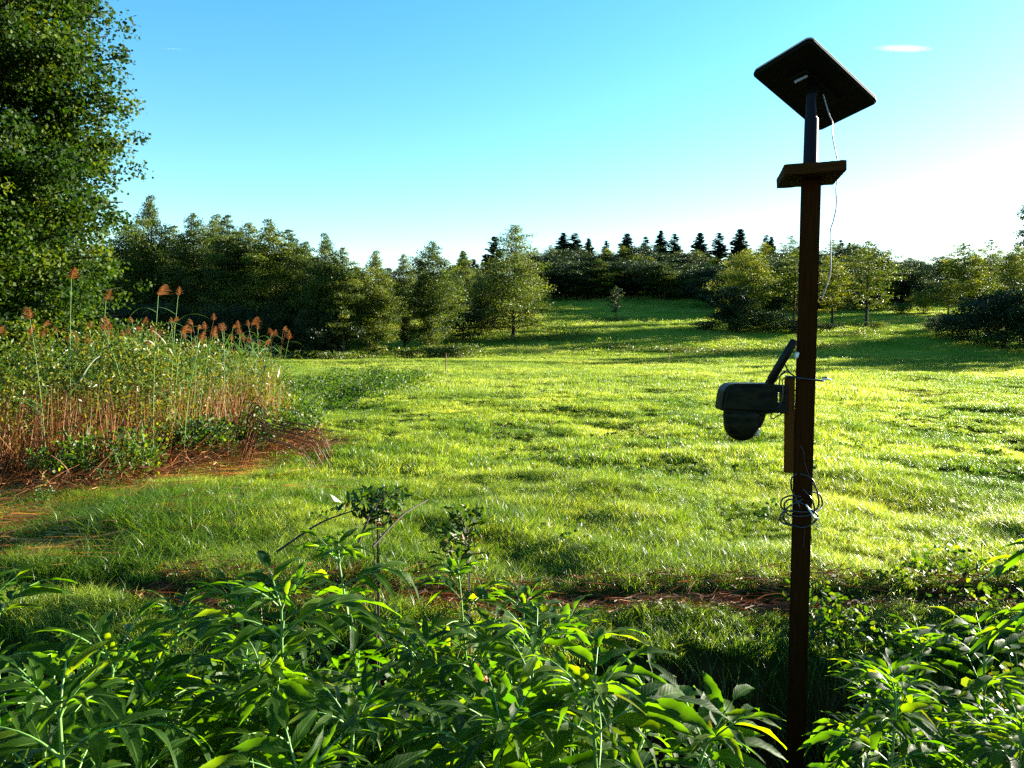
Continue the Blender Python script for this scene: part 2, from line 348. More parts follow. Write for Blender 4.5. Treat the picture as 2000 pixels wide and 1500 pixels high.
def tall_grass():
    n = 2600; x = -6 + 6.5 * rs.rand(n); y = 5.0 + 4.3 * rs.rand(n); c = vnoise(x * .9 + 40, y * .9) + .9 * sst(-1.6, -4.2, x) - .25
    k = (c > .05 + .5 * rs.rand(n)) & (rs.rand(n) > soil_at(x, y) * .9) & ~in_reeds(x, y) & (y > edge_y(x) - .9); x, y = x[k], y[k]; m = len(x); s_ = 1.0 + .8 * rs.rand(m)
    return scatter('tall_grass', np.stack([x, y, hz(x, y)], -1), np.stack([rs.randn(m) * .15, rs.randn(m) * .15, rs.rand(m) * 6.283], -1), np.stack([s_, s_, s_], -1), tall_c, 'taller dark green grass left of the bare sticks, between reeds and ditch')
def grass_layer(name, n, y0, y1, coll, sc0, label, p=1.0, cut=-.52, hvar=.85, tilt=.15, ymin_fn=None, nf=(.8, .9)):
    x, y = field_points(n, y0, y1, p=p)
    dn = vnoise(x * nf[0] + 11, y * nf[0] + 3) * .6 + vnoise(x * nf[1] * 2.7, y * nf[1] * 2.7) * .4
    soil = soil_at(x, y); wt = .2 * vnoise(x / 5, y / 4)
    keep = (dn + wt > cut - .4 * rs.rand(n)) & (rs.rand(n) > soil * .985) & ~in_reeds(x, y)
    if ymin_fn is not None: keep &= y > ymin_fn(x)
    x, y, dn = x[keep], y[keep], dn[keep]; m = len(x)
    s = sc0 * (.55 + .45 * rs.rand(m) + hvar * np.clip(dn, -.5, .8))
    rot = np.stack([rs.randn(m) * tilt, rs.randn(m) * tilt, rs.rand(m) * 6.283], -1)
    return scatter(name, np.stack([x, y, hz(x, y)], -1), rot, np.stack([s * (.9 + .3 * rs.rand(m))] * 2 + [s], -1), coll, label)
near_c = protos("grass_tuft_near", (60, .085, .05, .17, .0040, .9), M_grass, 7, 1)
mid_c = protos("grass_tuft_mid", (64, .15, .05, .15, .0065, .85), M_grass, 6, 2)
far_c = protos("grass_tuft_far", (70, .38, .05, .14, .012, .7, 2), M_grass_far, 5, 4)
hill_c = protos("grass_tuft_hill", (60, .9, .05, .15, .03, .6, 2), M_grass_far, 5, 5)
M_tall = leaf_mat('tall_grass_blade', [(.010, .040, .002), (.05, .11, .005), (.14, .19, .015)], (2.3, 2.0, .8), .5, .4, .4)
tall_c = protos('tall_grass_tuft', (34, .10, .07, .19, .0042, 1.0), M_tall, 5, 8)
tall_grass()
grass_layer("near_grass", 26000, 4.6, 10.5, near_c, 1.0, "bright dewy meadow grass beyond the ditch", ymin_fn=lambda x: edge_y(x) - .92)
grass_layer("middle_grass", 32000, 9.5, 24, mid_c, 1.0, "sunlit yellow green meadow grass in the middle of the field")
grass_layer("far_grass", 36000, 23, 60, far_c, 1.0, "pale sunlit meadow grass at the far end of the field", nf=(.35, .3))
grass_layer("hill_grass", 36000, 58, 175, hill_c, 1.0, "hillside grass striped by long tree shadows", nf=(.15, .12), cut=-.6)

# ---------------------------------------------------------------- trees
def leaf_quads(c, rs, size, up=.3, shape='diamond', aspect=.62):
    """one folded leaf per centre c (N,3)"""
    n = len(c); d = rs.randn(n, 3); d /= np.linalg.norm(d, axis=1)[:, None]
    nrm = rs.randn(n, 3) + np.array([0, 0, up * 3]); a = np.cross(d, nrm); a /= np.linalg.norm(a, axis=1)[:, None] + 1e-9
    s = size * (.65 + .7 * rs.rand(n))[:, None]; b = np.cross(a, d); b /= np.linalg.norm(b, axis=1)[:, None] + 1e-9
    if shape == 'diamond':
        v = np.stack([c - d * s * .5, c + a * s * aspect * .5 + b * s * .12, c + d * s * .5, c - a * s * aspect * .5 + b * s * .12], 1).reshape(-1, 3)
        t = np.arange(n)[:, None] * 4
        return v, t + np.array([[0, 1, 2, 3]])
    v = np.stack([c - d * s * .5, c - d * s * .18 + a * s * .65 * aspect + b * s * .1, c + d * s * .25 + a * s * .58 * aspect + b * s * .1, c + d * s * .5,
                  c + d * s * .25 - a * s * .58 * aspect + b * s * .1, c - d * s * .18 - a * s * .65 * aspect + b * s * .1], 1).reshape(-1, 3)
    t = np.arange(n)[:, None] * 6
    return v, np.concatenate([t + np.array([[0, 1, 2, 3]]), t + np.array([[0, 3, 4, 5]])])
def crown_profile(kind, t):
    if kind == 'alder': return np.clip((1 - t) * (.5 + 2.1 * t), .03, 1)
    if kind == 'cone': return (1 - t) ** .8 * (1 - .45 * np.exp(-t * 9)) + .03
    if kind == 'wall': return 1.0 if t < .75 else max(.1, 1 - (t - .75) * 3)
    if kind == 'round': return np.sqrt(np.clip(1 - (2 * t - .95) ** 2, .02, 1))
    if kind == 'column': return np.clip(np.sin((t * .93 + .07) * math.pi), .05, 1) ** .6
def deciduous(name, rs, h, w, base, kind, nbr, ncl, nlf, leaf, mat, shape='diamond', trunk_r=.13, sparse=0, squash=.42, var_mu=.35, wood_mat_=None, droop=0.0, csize=1.05, thin_left=None, asp=.62):
    """unit with trunk and crown meshes (root at z 0, height h, width w, crown from base)"""
    g = Geo(); lean = rs.randn(2) * .02 * h
    tp = [(lean[0] * t ** 2 + .03 * h * .3 * math.sin(t * 5 + 1) * t, lean[1] * t ** 2, h * .97 * t - .1) for t in np.linspace(0, 1, 9)]
    g.tube(tp, [trunk_r * (1 - .93 * t) * (1.35 if t == 0 else 1) for t in np.linspace(0, 1, 9)], 7)
    C = []; W = []
    for i in range(nbr):
        t = (i + rs.rand()) / nbr; t = t ** .92; z = base + (h - base) * t * .97
        rad = w / 2 * crown_profile(kind, t) * ((.82 + .22 * rs.rand()) if kind == 'wall' else (.62 + .5 * rs.rand()))
        az = i * 2.39996 + rs.randn() * .4; rise = (.15 + .35 * rs.rand() + .4 * t - droop) * rad
        f = t; tx = np.interp(z / h, np.linspace(0, 1, 9), [p[0] for p in tp]); ty = np.interp(z / h, np.linspace(0, 1, 9), [p[1] for p in tp])
        p0 = np.array([tx, ty, z - rise * .3]); p1 = p0 + np.array([math.cos(az) * rad, math.sin(az) * rad, rise])
        pm = (p0 + p1) / 2 + np.array([0, 0, .08 * rad]); pts = bezier([p0, pm, p1], 4)
        if rad > .12 * w / 2: g.tube(pts, np.linspace(trunk_r * .32 * (1 - t * .75), .012, len(pts)), 4, False)
        m = max(3, int(ncl * (.35 + .65 * rad / (w / 2))))
        for k in range(m):
            s = .30 + .72 * (k + rs.rand()) / m; j = s * (len(pts) - 1); a = pts[min(int(j), len(pts) - 1)] + rs.randn(3) * rad * .13 * np.array([1, 1, .6])
            cs = csize * w * (.055 + .045 * rs.rand()) * (1.15 - .45 * s)
            C.append(a); W.append(cs * (.30 + .75 * rad / (w / 2)))
    C = np.array(C); W = np.array(W); k = rs.choice(len(C), nlf, p=W ** 2 / (W ** 2).sum())
    pos = C[k] + np.clip(rs.randn(nlf, 3), -1.6, 1.6) * W[k][:, None] * np.array([1, 1, squash * 1.35])
    if thin_left is not None:
        kp = (pos[:, 0] > thin_left) | (rs.rand(nlf) < .4); pos = pos[kp]; k = k[kp]; nlf = len(pos)
    v, f = leaf_quads(pos, rs, leaf, shape=shape, aspect=asp)
    cv = np.clip(var_mu + rs.randn(len(C)) * .16, 0, 1)[k] + rs.randn(nlf) * .13; cv = np.clip(cv, 0, .9)
    if shape != 'diamond': cv = np.concatenate([cv, cv])
    return g.mesh(name + "_trunk", wood_mat_ or M_bark), mesh_np(name + "_crown", v, f, mat, False, {"var": cv})
def conifer(name, rs, h, w, base, nlv, mat, tw=.11, size=.34, per=9):
    g = Geo(); g.tube([(0, 0, h * t - .1) for t in np.linspace(0, 1, 6)], [.18 * (1 - .95 * t) for t in np.linspace(0, 1, 6)], 6)
    c = []; d = []
    for i in range(nlv):
        t = (i / nlv); z = base + (h - base) * t; L_ = w / 2 * ((1 - t) ** .85) * (.9 + .15 * rs.rand()) + .12
        for b in range(per if t < .75 else per - 3):
            az = rs.rand() * 6.283; L1 = L_ * (.6 + .5 * rs.rand()); dr = -.25 + .45 * t + rs.randn() * .08
            n = max(3, int(L1 / .09))
            s = np.linspace(.08, 1, n)
            px = np.cos(az) * L1 * s; py = np.sin(az) * L1 * s; pz = z + L1 * (dr * s + .22 * s * s)
            m = 3
            for _ in range(m):
                c.append(np.stack([px, py, pz], -1) + rs.randn(n, 3) * np.array([.10, .10, .07]) * (1.1 - s * .5)[:, None] * (L1 ** .5))
                a2 = az + rs.choice([-1, 1], n) * (.5 + .4 * rs.rand(n)); d.append(np.stack([np.cos(a2), np.sin(a2), -.3 + .4 * rs.rand(n)], -1))
    c = np.concatenate(c); d = np.concatenate(d); d /= np.linalg.norm(d, axis=1)[:, None]; n = len(c)
    up = np.array([0, 0, 1.0]) + rs.randn(n, 3) * .5; a = np.cross(d, up); a /= np.linalg.norm(a, axis=1)[:, None]
    s = (size * (.6 + .6 * rs.rand(n)))[:, None]
    v = np.stack([c - d * s * .5, c + a * tw * .5, c + d * s * .5, c - a * tw * .5], 1).reshape(-1, 3)
    return g.mesh(name + "_trunk", M_bark), mesh_np(name + "_crown", v, np.arange(n)[:, None] * 4 + np.array([[0, 1, 2, 3]]), mat, False, {"var": np.clip(.35 + rs.randn(n) * .2, 0, .9)})
rt = np.random.RandomState(21)
PR = {}
def proto(key, meshes, h, w): PR[key] = (meshes, h, w)
proto('olive0', deciduous("alder", rt, 10, 6, .5, 'alder', 56, 8, 34000, .12, M_wood_a), 10, 6)
proto('olive1', deciduous("alder", rt, 10, 6.6, .35, 'alder', 52, 8, 34000, .12, M_wood_a, var_mu=.45), 10, 6.6)
proto('olive2', deciduous("alder", rt, 10, 5.4, 1.8, 'alder', 40, 7, 22000, .12, M_wood_a, squash=.3), 10, 5.4)
proto('cone', deciduous("alder", rt, 10, 9.4, .5, 'cone', 64, 9, 36000, .125, M_wood_a, squash=.28, droop=.28, var_mu=.5), 10, 8.4)
proto('dark0', deciduous("broadleaf", rt, 10, 8, 1.0, 'round', 46, 9, 12000, .22, M_wood_b), 10, 8)
proto('dark1', deciduous("broadleaf", rt, 10, 7, .8, 'alder', 40, 9, 10000, .22, M_wood_b), 10, 7)
proto('yel', deciduous("broadleaf", rt, 10, 7.6, 1.4, 'alder', 52, 8, 28000, .12, M_wood_y, squash=.5), 10, 7.6)
proto('yelt', deciduous("broadleaf", rt, 10, 6.4, 1.6, 'alder', 44, 7, 9000, .17, M_wood_y, squash=.24), 10, 6.4)
proto('airy', deciduous("broadleaf", rt, 10, 6.6, 2.0, 'alder', 48, 6, 6500, .16, M_wood_a, squash=.2), 10, 6.6)
proto('poplar', deciduous("poplar", rt, 10, 3, .8, 'column', 70, 5, 8000, .16, M_wood_b), 10, 3)
proto('spruce0', conifer("spruce", rt, 10, 4.6, 1.0, 38, M_needle, tw=.2, size=.5), 10, 4.6)
proto('spruce1', conifer("spruce", rt, 10, 4.0, 1.4, 30, M_needle, per=8, tw=.2, size=.5), 10, 4.0)
proto('bush', deciduous("bush", rt, 4, 5, .1, 'round', 30, 8, 8000, .14, M_wood_b, trunk_r=.06), 4, 5)
proto('bushy', deciduous("bush", rt, 4, 5, .1, 'round', 30, 8, 8000, .13, M_wood_y, trunk_r=.06), 4, 5)
proto('sapling', deciduous("sapling", rt, 4, 2.2, .9, 'alder', 22, 5, 2600, .12, M_wood_b, trunk_r=.05), 4, 2.2)
def tree(key, px, top, wpx, D, label, name, cat='tree', group=None, wz=None, h=None, X=None):
    (tr, cr), ph, pw = PR[key]
    x = PX(px, D) if X is None else X; z = H(x, D)
    if h is None: h = (P(px, top, D).z - z) * (1.04 if key[:4] in ('oliv', 'yelt', 'airy', 'cone') else 1.0)
    w = wpx / F * D if wpx else h * pw / ph
    r = thing(name, label, cat, (x, D, z), rt.rand() * 6.283, group); r.scale = (w / pw, w / pw, h / ph)
    link("trunk", tr, r); link("crown", cr, r); return r
# the wood at the left, tree by tree
G_wood = "trees of the dark wood behind the reeds"
spec = [(255, 462, 150, 70), (300, 404, 120, 68), (345, 462, 130, 72), (385, 438, 110, 66), (425, 440, 120, 70), (450, 442, 110, 63), (490, 456, 140, 66), (530, 452, 150, 62), (570, 470, 130, 64), (600, 492, 120, 60), (640, 478, 110, 58)]
lab = {300: "tallest pointed tree in the dark wood left of the meadow", 450: "narrow pointed tree on the skyline of the dark wood", 530: "wide rounded olive tree at the front of the dark wood", 640: "slim tree with bare lower trunk at the right end of the dark wood"}
for i, (px, top, w, D) in enumerate(spec):
    tree(['olive0', 'olive1', 'olive2'][i % 3], px, top - 16, w * 1.35, D, lab.get(px, "olive green tree packed into the dark wood behind the reeds"), "alder_tree", group=None if px in lab else G_wood)
for i in range(26):
    px = 215 + 460 * (i + rt.rand()) / 26; D = 66 + rt.rand() * 24
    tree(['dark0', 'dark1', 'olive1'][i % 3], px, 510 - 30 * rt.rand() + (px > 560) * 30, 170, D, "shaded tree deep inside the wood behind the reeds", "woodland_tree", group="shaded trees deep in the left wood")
for i in range(18):
    px = 180 + 480 * (i + rt.rand()) / 18
    tree('bush', px, 625 - 30 * rt.rand(), 110, 57 + 4 * rt.rand(), "dark shrub at the foot of the left wood", "woodland_shrub", 'shrub', group="shrubs along the foot of the left wood")
tree('olive2', 670, 488, 120, 57, "slender tree on the near edge of the wood beside the grassy gap", "alder_tree")
tree('olive1', 735, 494, 140, 59, "small leaning tree with a visible bare trunk at the grassy gap", "alder_tree")
tree('olive0', 790, 500, 90, 66, "narrow tree just left of the broad bushy tree", "alder_tree")
tree('olive0', 845, 476, 160, 63, "broad bushy olive tree with foliage down to the low hedge", "alder_tree")
tree('olive2', 905, 492, 80, 90, "thin bluish tree peeping up between the two large lit trees", "alder_tree")
tree('spruce1', 965, 460, 95, 82, "reddish dark conifer behind the tall cone shaped tree", "spruce_tree")
tree('cone', 1003, 444, 215, 74, "tall cone shaped sunlit tree, the largest in the middle distance", "alder_tree")
tree('cone', 940, 530, 70, 76, "small pointed tree tucked left of the tall cone shaped tree", "alder_tree")
tree('bush', 905, 600, 150, 72, "low dark bush between the two large lit trees", "shrub", 'shrub')
for px, D in ((760, 92), (830, 95), (700, 100), (880, 99), (930, 104)):
    tree('dark1', px, 520, 130, D, "shaded tree standing behind the row of lit trees", "woodland_tree", group="trees behind the lit row")
for px, top, D in ((905, 490, 140), (925, 505, 140), (950, 500, 150), (1045, 485, 150), (1075, 480, 160)):
    tree('spruce1' if px < 1000 else 'airy', px, top, 60, D, "far pointed tree seen through the gap in the tree row", "distant_tree", group="far trees in the gap")
# hill wood
G_hill = "trees of the shaded hill wood"
for row, (n, D0, t0) in enumerate(((20, 127, 522), (20, 138, 508), (22, 152, 498))):
    for i in range(n):
        px = 1030 + 760 * (i + rt.rand() * .8) / n
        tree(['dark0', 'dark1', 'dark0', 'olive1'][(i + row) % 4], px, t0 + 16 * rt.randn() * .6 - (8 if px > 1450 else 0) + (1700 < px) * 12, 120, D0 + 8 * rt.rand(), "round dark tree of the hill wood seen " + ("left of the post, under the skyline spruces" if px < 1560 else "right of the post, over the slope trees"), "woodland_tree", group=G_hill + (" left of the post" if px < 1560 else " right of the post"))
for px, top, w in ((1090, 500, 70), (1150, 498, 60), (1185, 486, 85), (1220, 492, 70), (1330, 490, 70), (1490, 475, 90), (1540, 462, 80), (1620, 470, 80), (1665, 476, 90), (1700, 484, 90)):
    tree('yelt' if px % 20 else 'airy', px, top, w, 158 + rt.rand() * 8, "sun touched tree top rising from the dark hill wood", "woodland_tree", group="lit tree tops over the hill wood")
for i, (px, top, w) in enumerate(((1105, 455, 42), (1122, 458, 36), (1148, 466, 28), (1183, 472, 24), (1222, 458, 36), (1262, 468, 26), (1287, 456, 36), (1318, 462, 32), (1357, 456, 36), (1397, 454, 36), (1440, 450, 44), (1482, 458, 24), (1506, 462, 20), (1635, 468, 22), (1655, 475, 24))):
    L_ = {1105: "dark spruce, first and tallest of the pair at the left end of the skyline row", 1222: "dark spruce standing alone between gaps on the hill skyline", 1440: "broadest dark spruce on the skyline left of the post", 1357: "dark spruce with sky on both sides left of the post"}
    tree(['spruce0', 'spruce1'][i % 2], px + rt.randn() * 4, top - 7 + rt.rand() * 8, w * (1.7 + .5 * rt.rand()), 170 + rt.rand() * 9, L_.get(px, "dark spruce in the row along the hill skyline"), "spruce_tree", group=None if px in L_ else "spruces along the hill skyline")
# right side
for i in range(22):
    px = 1385 + 400 * (i + rt.rand()) / 22
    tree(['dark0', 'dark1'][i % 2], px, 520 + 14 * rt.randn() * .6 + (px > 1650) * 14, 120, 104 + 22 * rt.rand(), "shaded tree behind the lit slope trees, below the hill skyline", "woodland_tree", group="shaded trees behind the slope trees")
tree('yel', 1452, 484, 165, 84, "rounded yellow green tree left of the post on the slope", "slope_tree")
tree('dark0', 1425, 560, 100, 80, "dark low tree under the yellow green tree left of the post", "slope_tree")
tree('yelt', 1550, 488, 130, 86, "pointed yellow green tree half hidden by the post", "slope_tree")
tree('yelt', 1625, 505, 115, 86, "small yellow green tree just right of the post", "slope_tree")
tree('airy', 1692, 474, 150, 83, "airy tree with layered branches and a bare trunk right of the post", "slope_tree")
for px, top, w, D in ((1440, 600, 130, 79), (1380, 628, 70, 80), (1500, 610, 110, 79), (1560, 625, 90, 78), (1620, 632, 60, 80)):
    tree('bush', px, top, w, D, "dark bush at the foot of the slope trees", "shrub", 'shrub', group="bushes under the slope trees")
tree('bushy', 1710, 628, 45, 79, "small pale green bush at the foot of the airy tree", "shrub", 'shrub')
tree('bushy', 1802, 568, 62, 100, "round sunlit bush alone on the slope right of the airy tree", "shrub", 'shrub')
tree('bushy', 1760, 592, 60, 98, "low sunlit bush beside the round sunlit bush", "shrub", 'shrub')
for px, top, w, D, k in ((1755, 512, 90, 150, 'dark0'), (1790, 508, 90, 150, 'dark1'), (1830, 500, 90, 150, 'dark0'), (1865, 505, 90, 148, 'dark0'), (1940, 500, 120, 140, 'dark0'), (1990, 500, 120, 140, 'dark1')):
    tree(k, px, top, w, D, "round dark tree on the far right skyline", "woodland_tree", group="dark trees on the right skyline")
for i in range(9):
    tree('dark0', 1745 + 30 * i, 545 + 8 * rt.rand(), 110, 126 + 8 * rt.rand(), "shaded tree below the right skyline", "woodland_tree", group="shaded trees below the right skyline")
tree('yelt', 1880, 476, 120, 104, "tall light green tree rising above the right skyline", "slope_tree")
tree('airy', 1925, 470, 90, 106, "thin feathery tree beside the tall light green tree", "slope_tree")
tree('yel', 1975, 478, 130, 100, "round light green tree at the right edge of the picture", "slope_tree")
tree('yelt', 1850, 545, 90, 98, "short light green tree above the dark thicket", "slope_tree")
for px, top, w, D in ((1860, 612, 110, 74), (1910, 590, 150, 70), (1965, 572, 160, 66), (2020, 560, 170, 64), (2080, 550, 170, 62), (1830, 620, 70, 80)):
    tree('bush', px, top, w, D, "dark bush in the shaded thicket at the right edge", "thicket_bush", 'bush', group="bushes of the right thicket")
tree('poplar', 2004, 360, 60, 120, "tall slim tree cut off by the right edge of the picture", "poplar_tree")
tree('sapling', 1203, 556, 48, 93, "lone small bushy tree in the shaded hill meadow", "sapling")
for X_, D, h in ((62, 76, 14), (70, 86, 16), (68, 70, 14), (58, 64, 12), (44, 52, 9)):
    tree('dark1', 0, 0, 0, D, "tree on the right of the valley outside the picture", "valley_tree", group="valley trees that shade the right slope", h=h, X=X_)

# the big tree at the left
rb = np.random.RandomState(5)
bt = deciduous("big_alder", rb, 16.5, 5.5, .4, 'wall', 280, 15, 350000, .082, M_alder, trunk_r=.2, squash=.5, csize=.52, thin_left=-1.3, asp=.85)
bx = PX(-32, 15.5); r = thing("big_alder_tree", "huge leafy tree filling the left edge and rising out of the picture", "tree", (bx, 15.5, H(bx, 15.5)))
link("trunk", bt[0], r); link("crown", bt[1], r)

# ---------------------------------------------------------------- low hedge patches, stakes, weeds in the field
def leaf_mass(name, pts, size, mat, rsd, label, cat, up=.5, shape='diamond', aspect=.55):
    v, f = leaf_quads(pts, rsd, size, up=up, shape=shape, aspect=aspect); n = len(pts)
    var = np.clip(.35 + .2 * rsd.randn(n), 0, .9); var = var if shape == 'diamond' else np.concatenate([var, var])
    return tag(link(name, mesh_np(name, v, f, mat, False, {"var": var})), label, cat, None, 'stuff')
rg = np.random.RandomState(17)
def patch(n, cx, cyy, rx, ry, h, blobs=12):
    bxs = rg.randn(blobs) * rx * .5; bys = rg.randn(blobs) * ry * .5; k = rg.randint(0, blobs, n)
    x = cx + bxs[k] + rg.randn(n) * rx * .22; y = cyy + bys[k] + rg.randn(n) * ry * .22
    hh = h * (.5 + .5 * rg.rand(blobs))[k]; return np.stack([x, y, hz(x, y) + hh * rg.rand(n) ** .7], -1)
x0 = PX(855, 58)
leaf_mass("hedge_of_tall_grass", np.concatenate([patch(5000, x0, 58, 2.6, .9, 1.2, 16)]), .2, M_weed, rg, "low strip of tall weeds under the broad bushy tree", "weeds", up=-.2, aspect=.25)
pts = []
for px, D, rx, h in ((1080, 71, 3.5, .6), (1120, 75, 3, .8), (1020, 70, 3, 1.0), (1180, 66, 3, .4), (1340, 64, 4, .5), (1450, 62, 4, .5), (1660, 75, 4, .9), (1600, 66, 4, .6), (1300, 64, 3, .3), (1200, 92, 4, .6), (640, 55, 3, .8), (700, 56, 2, .5)):
    pts.append(patch(900, PX(px, D), D, rx, 1.0, h))
leaf_mass("hillside_weeds", np.concatenate(pts), .17, M_weed, rg, "scattered low weeds on the lower hillside", "weeds", up=-.1, aspect=.3)
pts = []
for i in range(80):
    y = 16 + 20 * rg.rand(); x = float(stream_x(y)) + rg.randn() * 1.0 - .3
    pts.append(patch(380, x, y, .9, .9, .35 + .45 * rg.rand(), 6))
leaf_mass("stream_bank_weeds", np.concatenate(pts), .085, M_under, rg, "dark green weeds filling the hollow of the little stream", "weeds")
pts = []
for i in range(150):
    y = (5.9 ** 2 + rg.rand() * (26 ** 2 - 5.9 ** 2)) ** .5; x = (rg.rand() * 2 - 1) * y * .7
    if x < -.25 * y - 1.0: continue
    pts.append(patch(int(30 + 40 * rg.rand()), x, y, .12 + .2 * rg.rand(), .12 + .15 * rg.rand(), .10 + .10 * rg.rand(), 3))
leaf_mass("meadow_herbs", np.concatenate(pts), .045, M_under, rg, "darker broad leaved herbs dotted through the meadow grass", "herbs", up=.5, shape='leaf')
def stake(px, top, base, label):
    d = ray(px, base); t = 1.0
    D = None
    for k in np.arange(10, 90, .1):
        p = EYE + d * (k / d.y)
        if p.z <= H(p.x, k): D = k; break
    p = EYE + d * (D / d.y); hgt = P(px, top, D).z - p.z
    g = Geo(); g.tube([(0, 0, -.2), (.01, 0, hgt * .5), (.0, 0, hgt)], [.028, .026, .022], 7)
    o = link("fence_stake", g.mesh("fence_stake", M_stakewood), None, (p.x, D, p.z), (R(1), R(2), 0)); tag(o, label, "stake")
M_stakewood = wood_mat("stake_wood", (.10, .05, .03), (.22, .13, .08), (1, 1, .4))
stake(870, 690, 736, "thin wooden stake beside the brown earth patch in the meadow")
stake(1305, 688, 714, "short thin stake at the foot of the hill, in the middle of the meadow")

exec_reeds = True
# ---------------------------------------------------------------- reed bed
rr_ = np.random.RandomState(33)
def reed_xy(n, front=False):
    out = []
    while len(out) < n:
        x = -13 + 9.5 * rr_.rand(); y = 9 + 9 * rr_.rand() ** (1.7 if front else 1)
        if in_reeds(x, y) and abs(x) < y * .78 + .5: out.append((x, y))
    return np.array(out)
def blades(p0, p1, bend, w, rsd, seg=3):
    n = len(p0); mid = (p0 + p1) / 2 + bend; d = p1 - p0
    a = np.cross(d, rsd.randn(n, 3)); a /= np.linalg.norm(a, axis=1)[:, None] + 1e-9
    w = np.broadcast_to(w, (n,)); vv = []
    for k in range(seg + 1):
        t = k / seg; c = (1 - t) ** 2 * p0 + 2 * t * (1 - t) * mid + t * t * p1; ww = (w * (1 - .75 * t))[:, None] / 2
        vv += [c - a * ww, c + a * ww]
    v = np.stack(vv, 1).reshape(-1, 3); b = np.arange(n)[:, None] * 2 * (seg + 1)
    return v, np.concatenate([b + np.array([[2 * k, 2 * k + 1, 2 * k + 3, 2 * k + 2]]) for k in range(seg)])
def stem_mass(name, xy, hmin, hmax, w, lean, mat, label, cat, z0=0, vmu=.45, seg=3):
    n = len(xy); z = hz(xy[:, 0], xy[:, 1]); p0 = np.stack([xy[:, 0], xy[:, 1], z + z0], -1); hh = hmin + (hmax - hmin) * rr_.rand(n)
    dr = rr_.randn(n, 2) * lean * (1 + 2.2 * (rr_.rand(n, 1) < .12)); p1 = p0 + np.stack([dr[:, 0] + .10, dr[:, 1], hh], -1)
    v, f = blades(p0, p1, rr_.randn(n, 3) * np.array([.07, .07, 0]), w, rr_, seg)
    var = np.clip(vmu + .22 * rr_.randn(n), 0, .95)
    return tag(link(name, mesh_np(name, v, f, mat, False, {"var": np.tile(var, seg)})), label, cat, None, 'stuff')
stem_mass("dry_reed_stems", reed_xy(9000, True), .5, 1.4, .012, .16, M_straw, "dense reddish brown dry stems in the lower half of the reed bed", "reeds")
xy = reed_xy(190); cl = []
k = rr_.randint(0, len(xy), 62000); n = len(k)
zt = .95 + 1.25 * (rr_.rand(n) ** .8); sp_ = .16 + .10 * rr_.rand(n)
x = xy[k, 0] + rr_.randn(n) * sp_; y = xy[k, 1] + rr_.randn(n) * sp_
hh = (1.45 + .45 * vnoise(xy[:, 0] * .8, xy[:, 1] * .8) + .55 * rr_.rand(len(xy)) ** 1.3)[k] * (1 - .18 * sst(-7, -4.6, xy[:, 0])[k]); zt = hh * (.36 + .66 * rr_.rand(n) ** .8)
leaf_mass("reed_bed_foliage", np.stack([x, y, hz(x, y) + zt], -1), .07, M_weed, rr_, "yellow green leafy growth woven through the upper reed bed", "foliage", up=.3, aspect=.36)
n = 1800; xyb = reed_xy(n); hb = .7 + 1.1 * rr_.rand(n); p0 = np.stack([xyb[:, 0], xyb[:, 1], hz(xyb[:, 0], xyb[:, 1]) + hb], -1); az = rr_.rand(n) * 6.283
p1 = p0 + np.stack([np.cos(az) * .3, np.sin(az) * .3, .05 + .3 * rr_.rand(n)], -1) * (.6 + .7 * rr_.rand(n))[:, None]
v, f = blades(p0, p1, np.stack([0 * az, 0 * az, .10 + 0 * az], -1), .020, rr_, 4)
tag(link("reed_blades", mesh_np("reed_blades", v, f, M_reedleaf, False, {"var": np.tile(np.clip(.3 + .2 * rr_.randn(n), 0, .9), 4)})), "long pale green reed blades sticking out through the bed", "reed leaves", None, 'stuff')
# litter and fallen stalks in front of the reed bed
n = 6500; x = -9.5 + 6.8 * rr_.rand(n); y = 6.4 + 5.2 * rr_.rand(n) ** 1.2
keep = ((x < -3.3 - .25 * np.abs(y - 10)) & (vnoise(x * 1.1 + 5, y * 1.6) > -.25)) | (rr_.rand(n) < .04); x, y = x[keep], y[keep]; n = len(x)
p0 = np.stack([x, y, hz(x, y) + .02 + .10 * rr_.rand(n)], -1); a = rr_.randn(n) * .5 + .15; ln = .2 + .7 * rr_.rand(n)
p1 = p0 + np.stack([np.cos(a) * ln, np.sin(a) * ln * .5, rr_.randn(n) * .05], -1); p1[:, 2] = np.maximum(p1[:, 2], hz(p1[:, 0], p1[:, 1]) + .015)
v, f = blades(p0, p1, rr_.randn(n, 3) * .03, .013, rr_)
tag(link("fallen_straw", mesh_np("fallen_straw", v, f, M_straw, False, {"var": np.tile(np.clip(.4 + .25 * rr_.randn(n), 0, .95), 3)})), "flattened straw and dry stalks lying in front of the reed bed", "straw", None, 'stuff')
n = 3200; yy = 9.0 + 4.6 * rr_.rand(n); xx = -6.1 + (yy - 9.4) * .49 + rr_.randn(n) * .42 + .25; zz = hz(xx, yy) + .30 * rr_.rand(n) ** 1.6
p0 = np.stack([xx, yy, zz], -1); a = rr_.randn(n) * .9 + .2; ln = .15 + .5 * rr_.rand(n)
p1 = p0 + np.stack([np.cos(a) * ln, np.sin(a) * ln * .6, rr_.randn(n) * .13 + .02], -1); p1[:, 2] = np.maximum(p1[:, 2], hz(p1[:, 0], p1[:, 1]) + .02)
v, f = blades(p0, p1, rr_.randn(n, 3) * .05, .011, rr_)
tag(link("dead_reed_heap", mesh_np("dead_reed_heap", v, f, M_litter, False, {"var": np.tile(np.clip(.45 + .3 * rr_.randn(n), 0, .95), 3)})), "tangled heap of red brown dead reeds along the foot of the bed", "dead reeds", None, 'stuff')
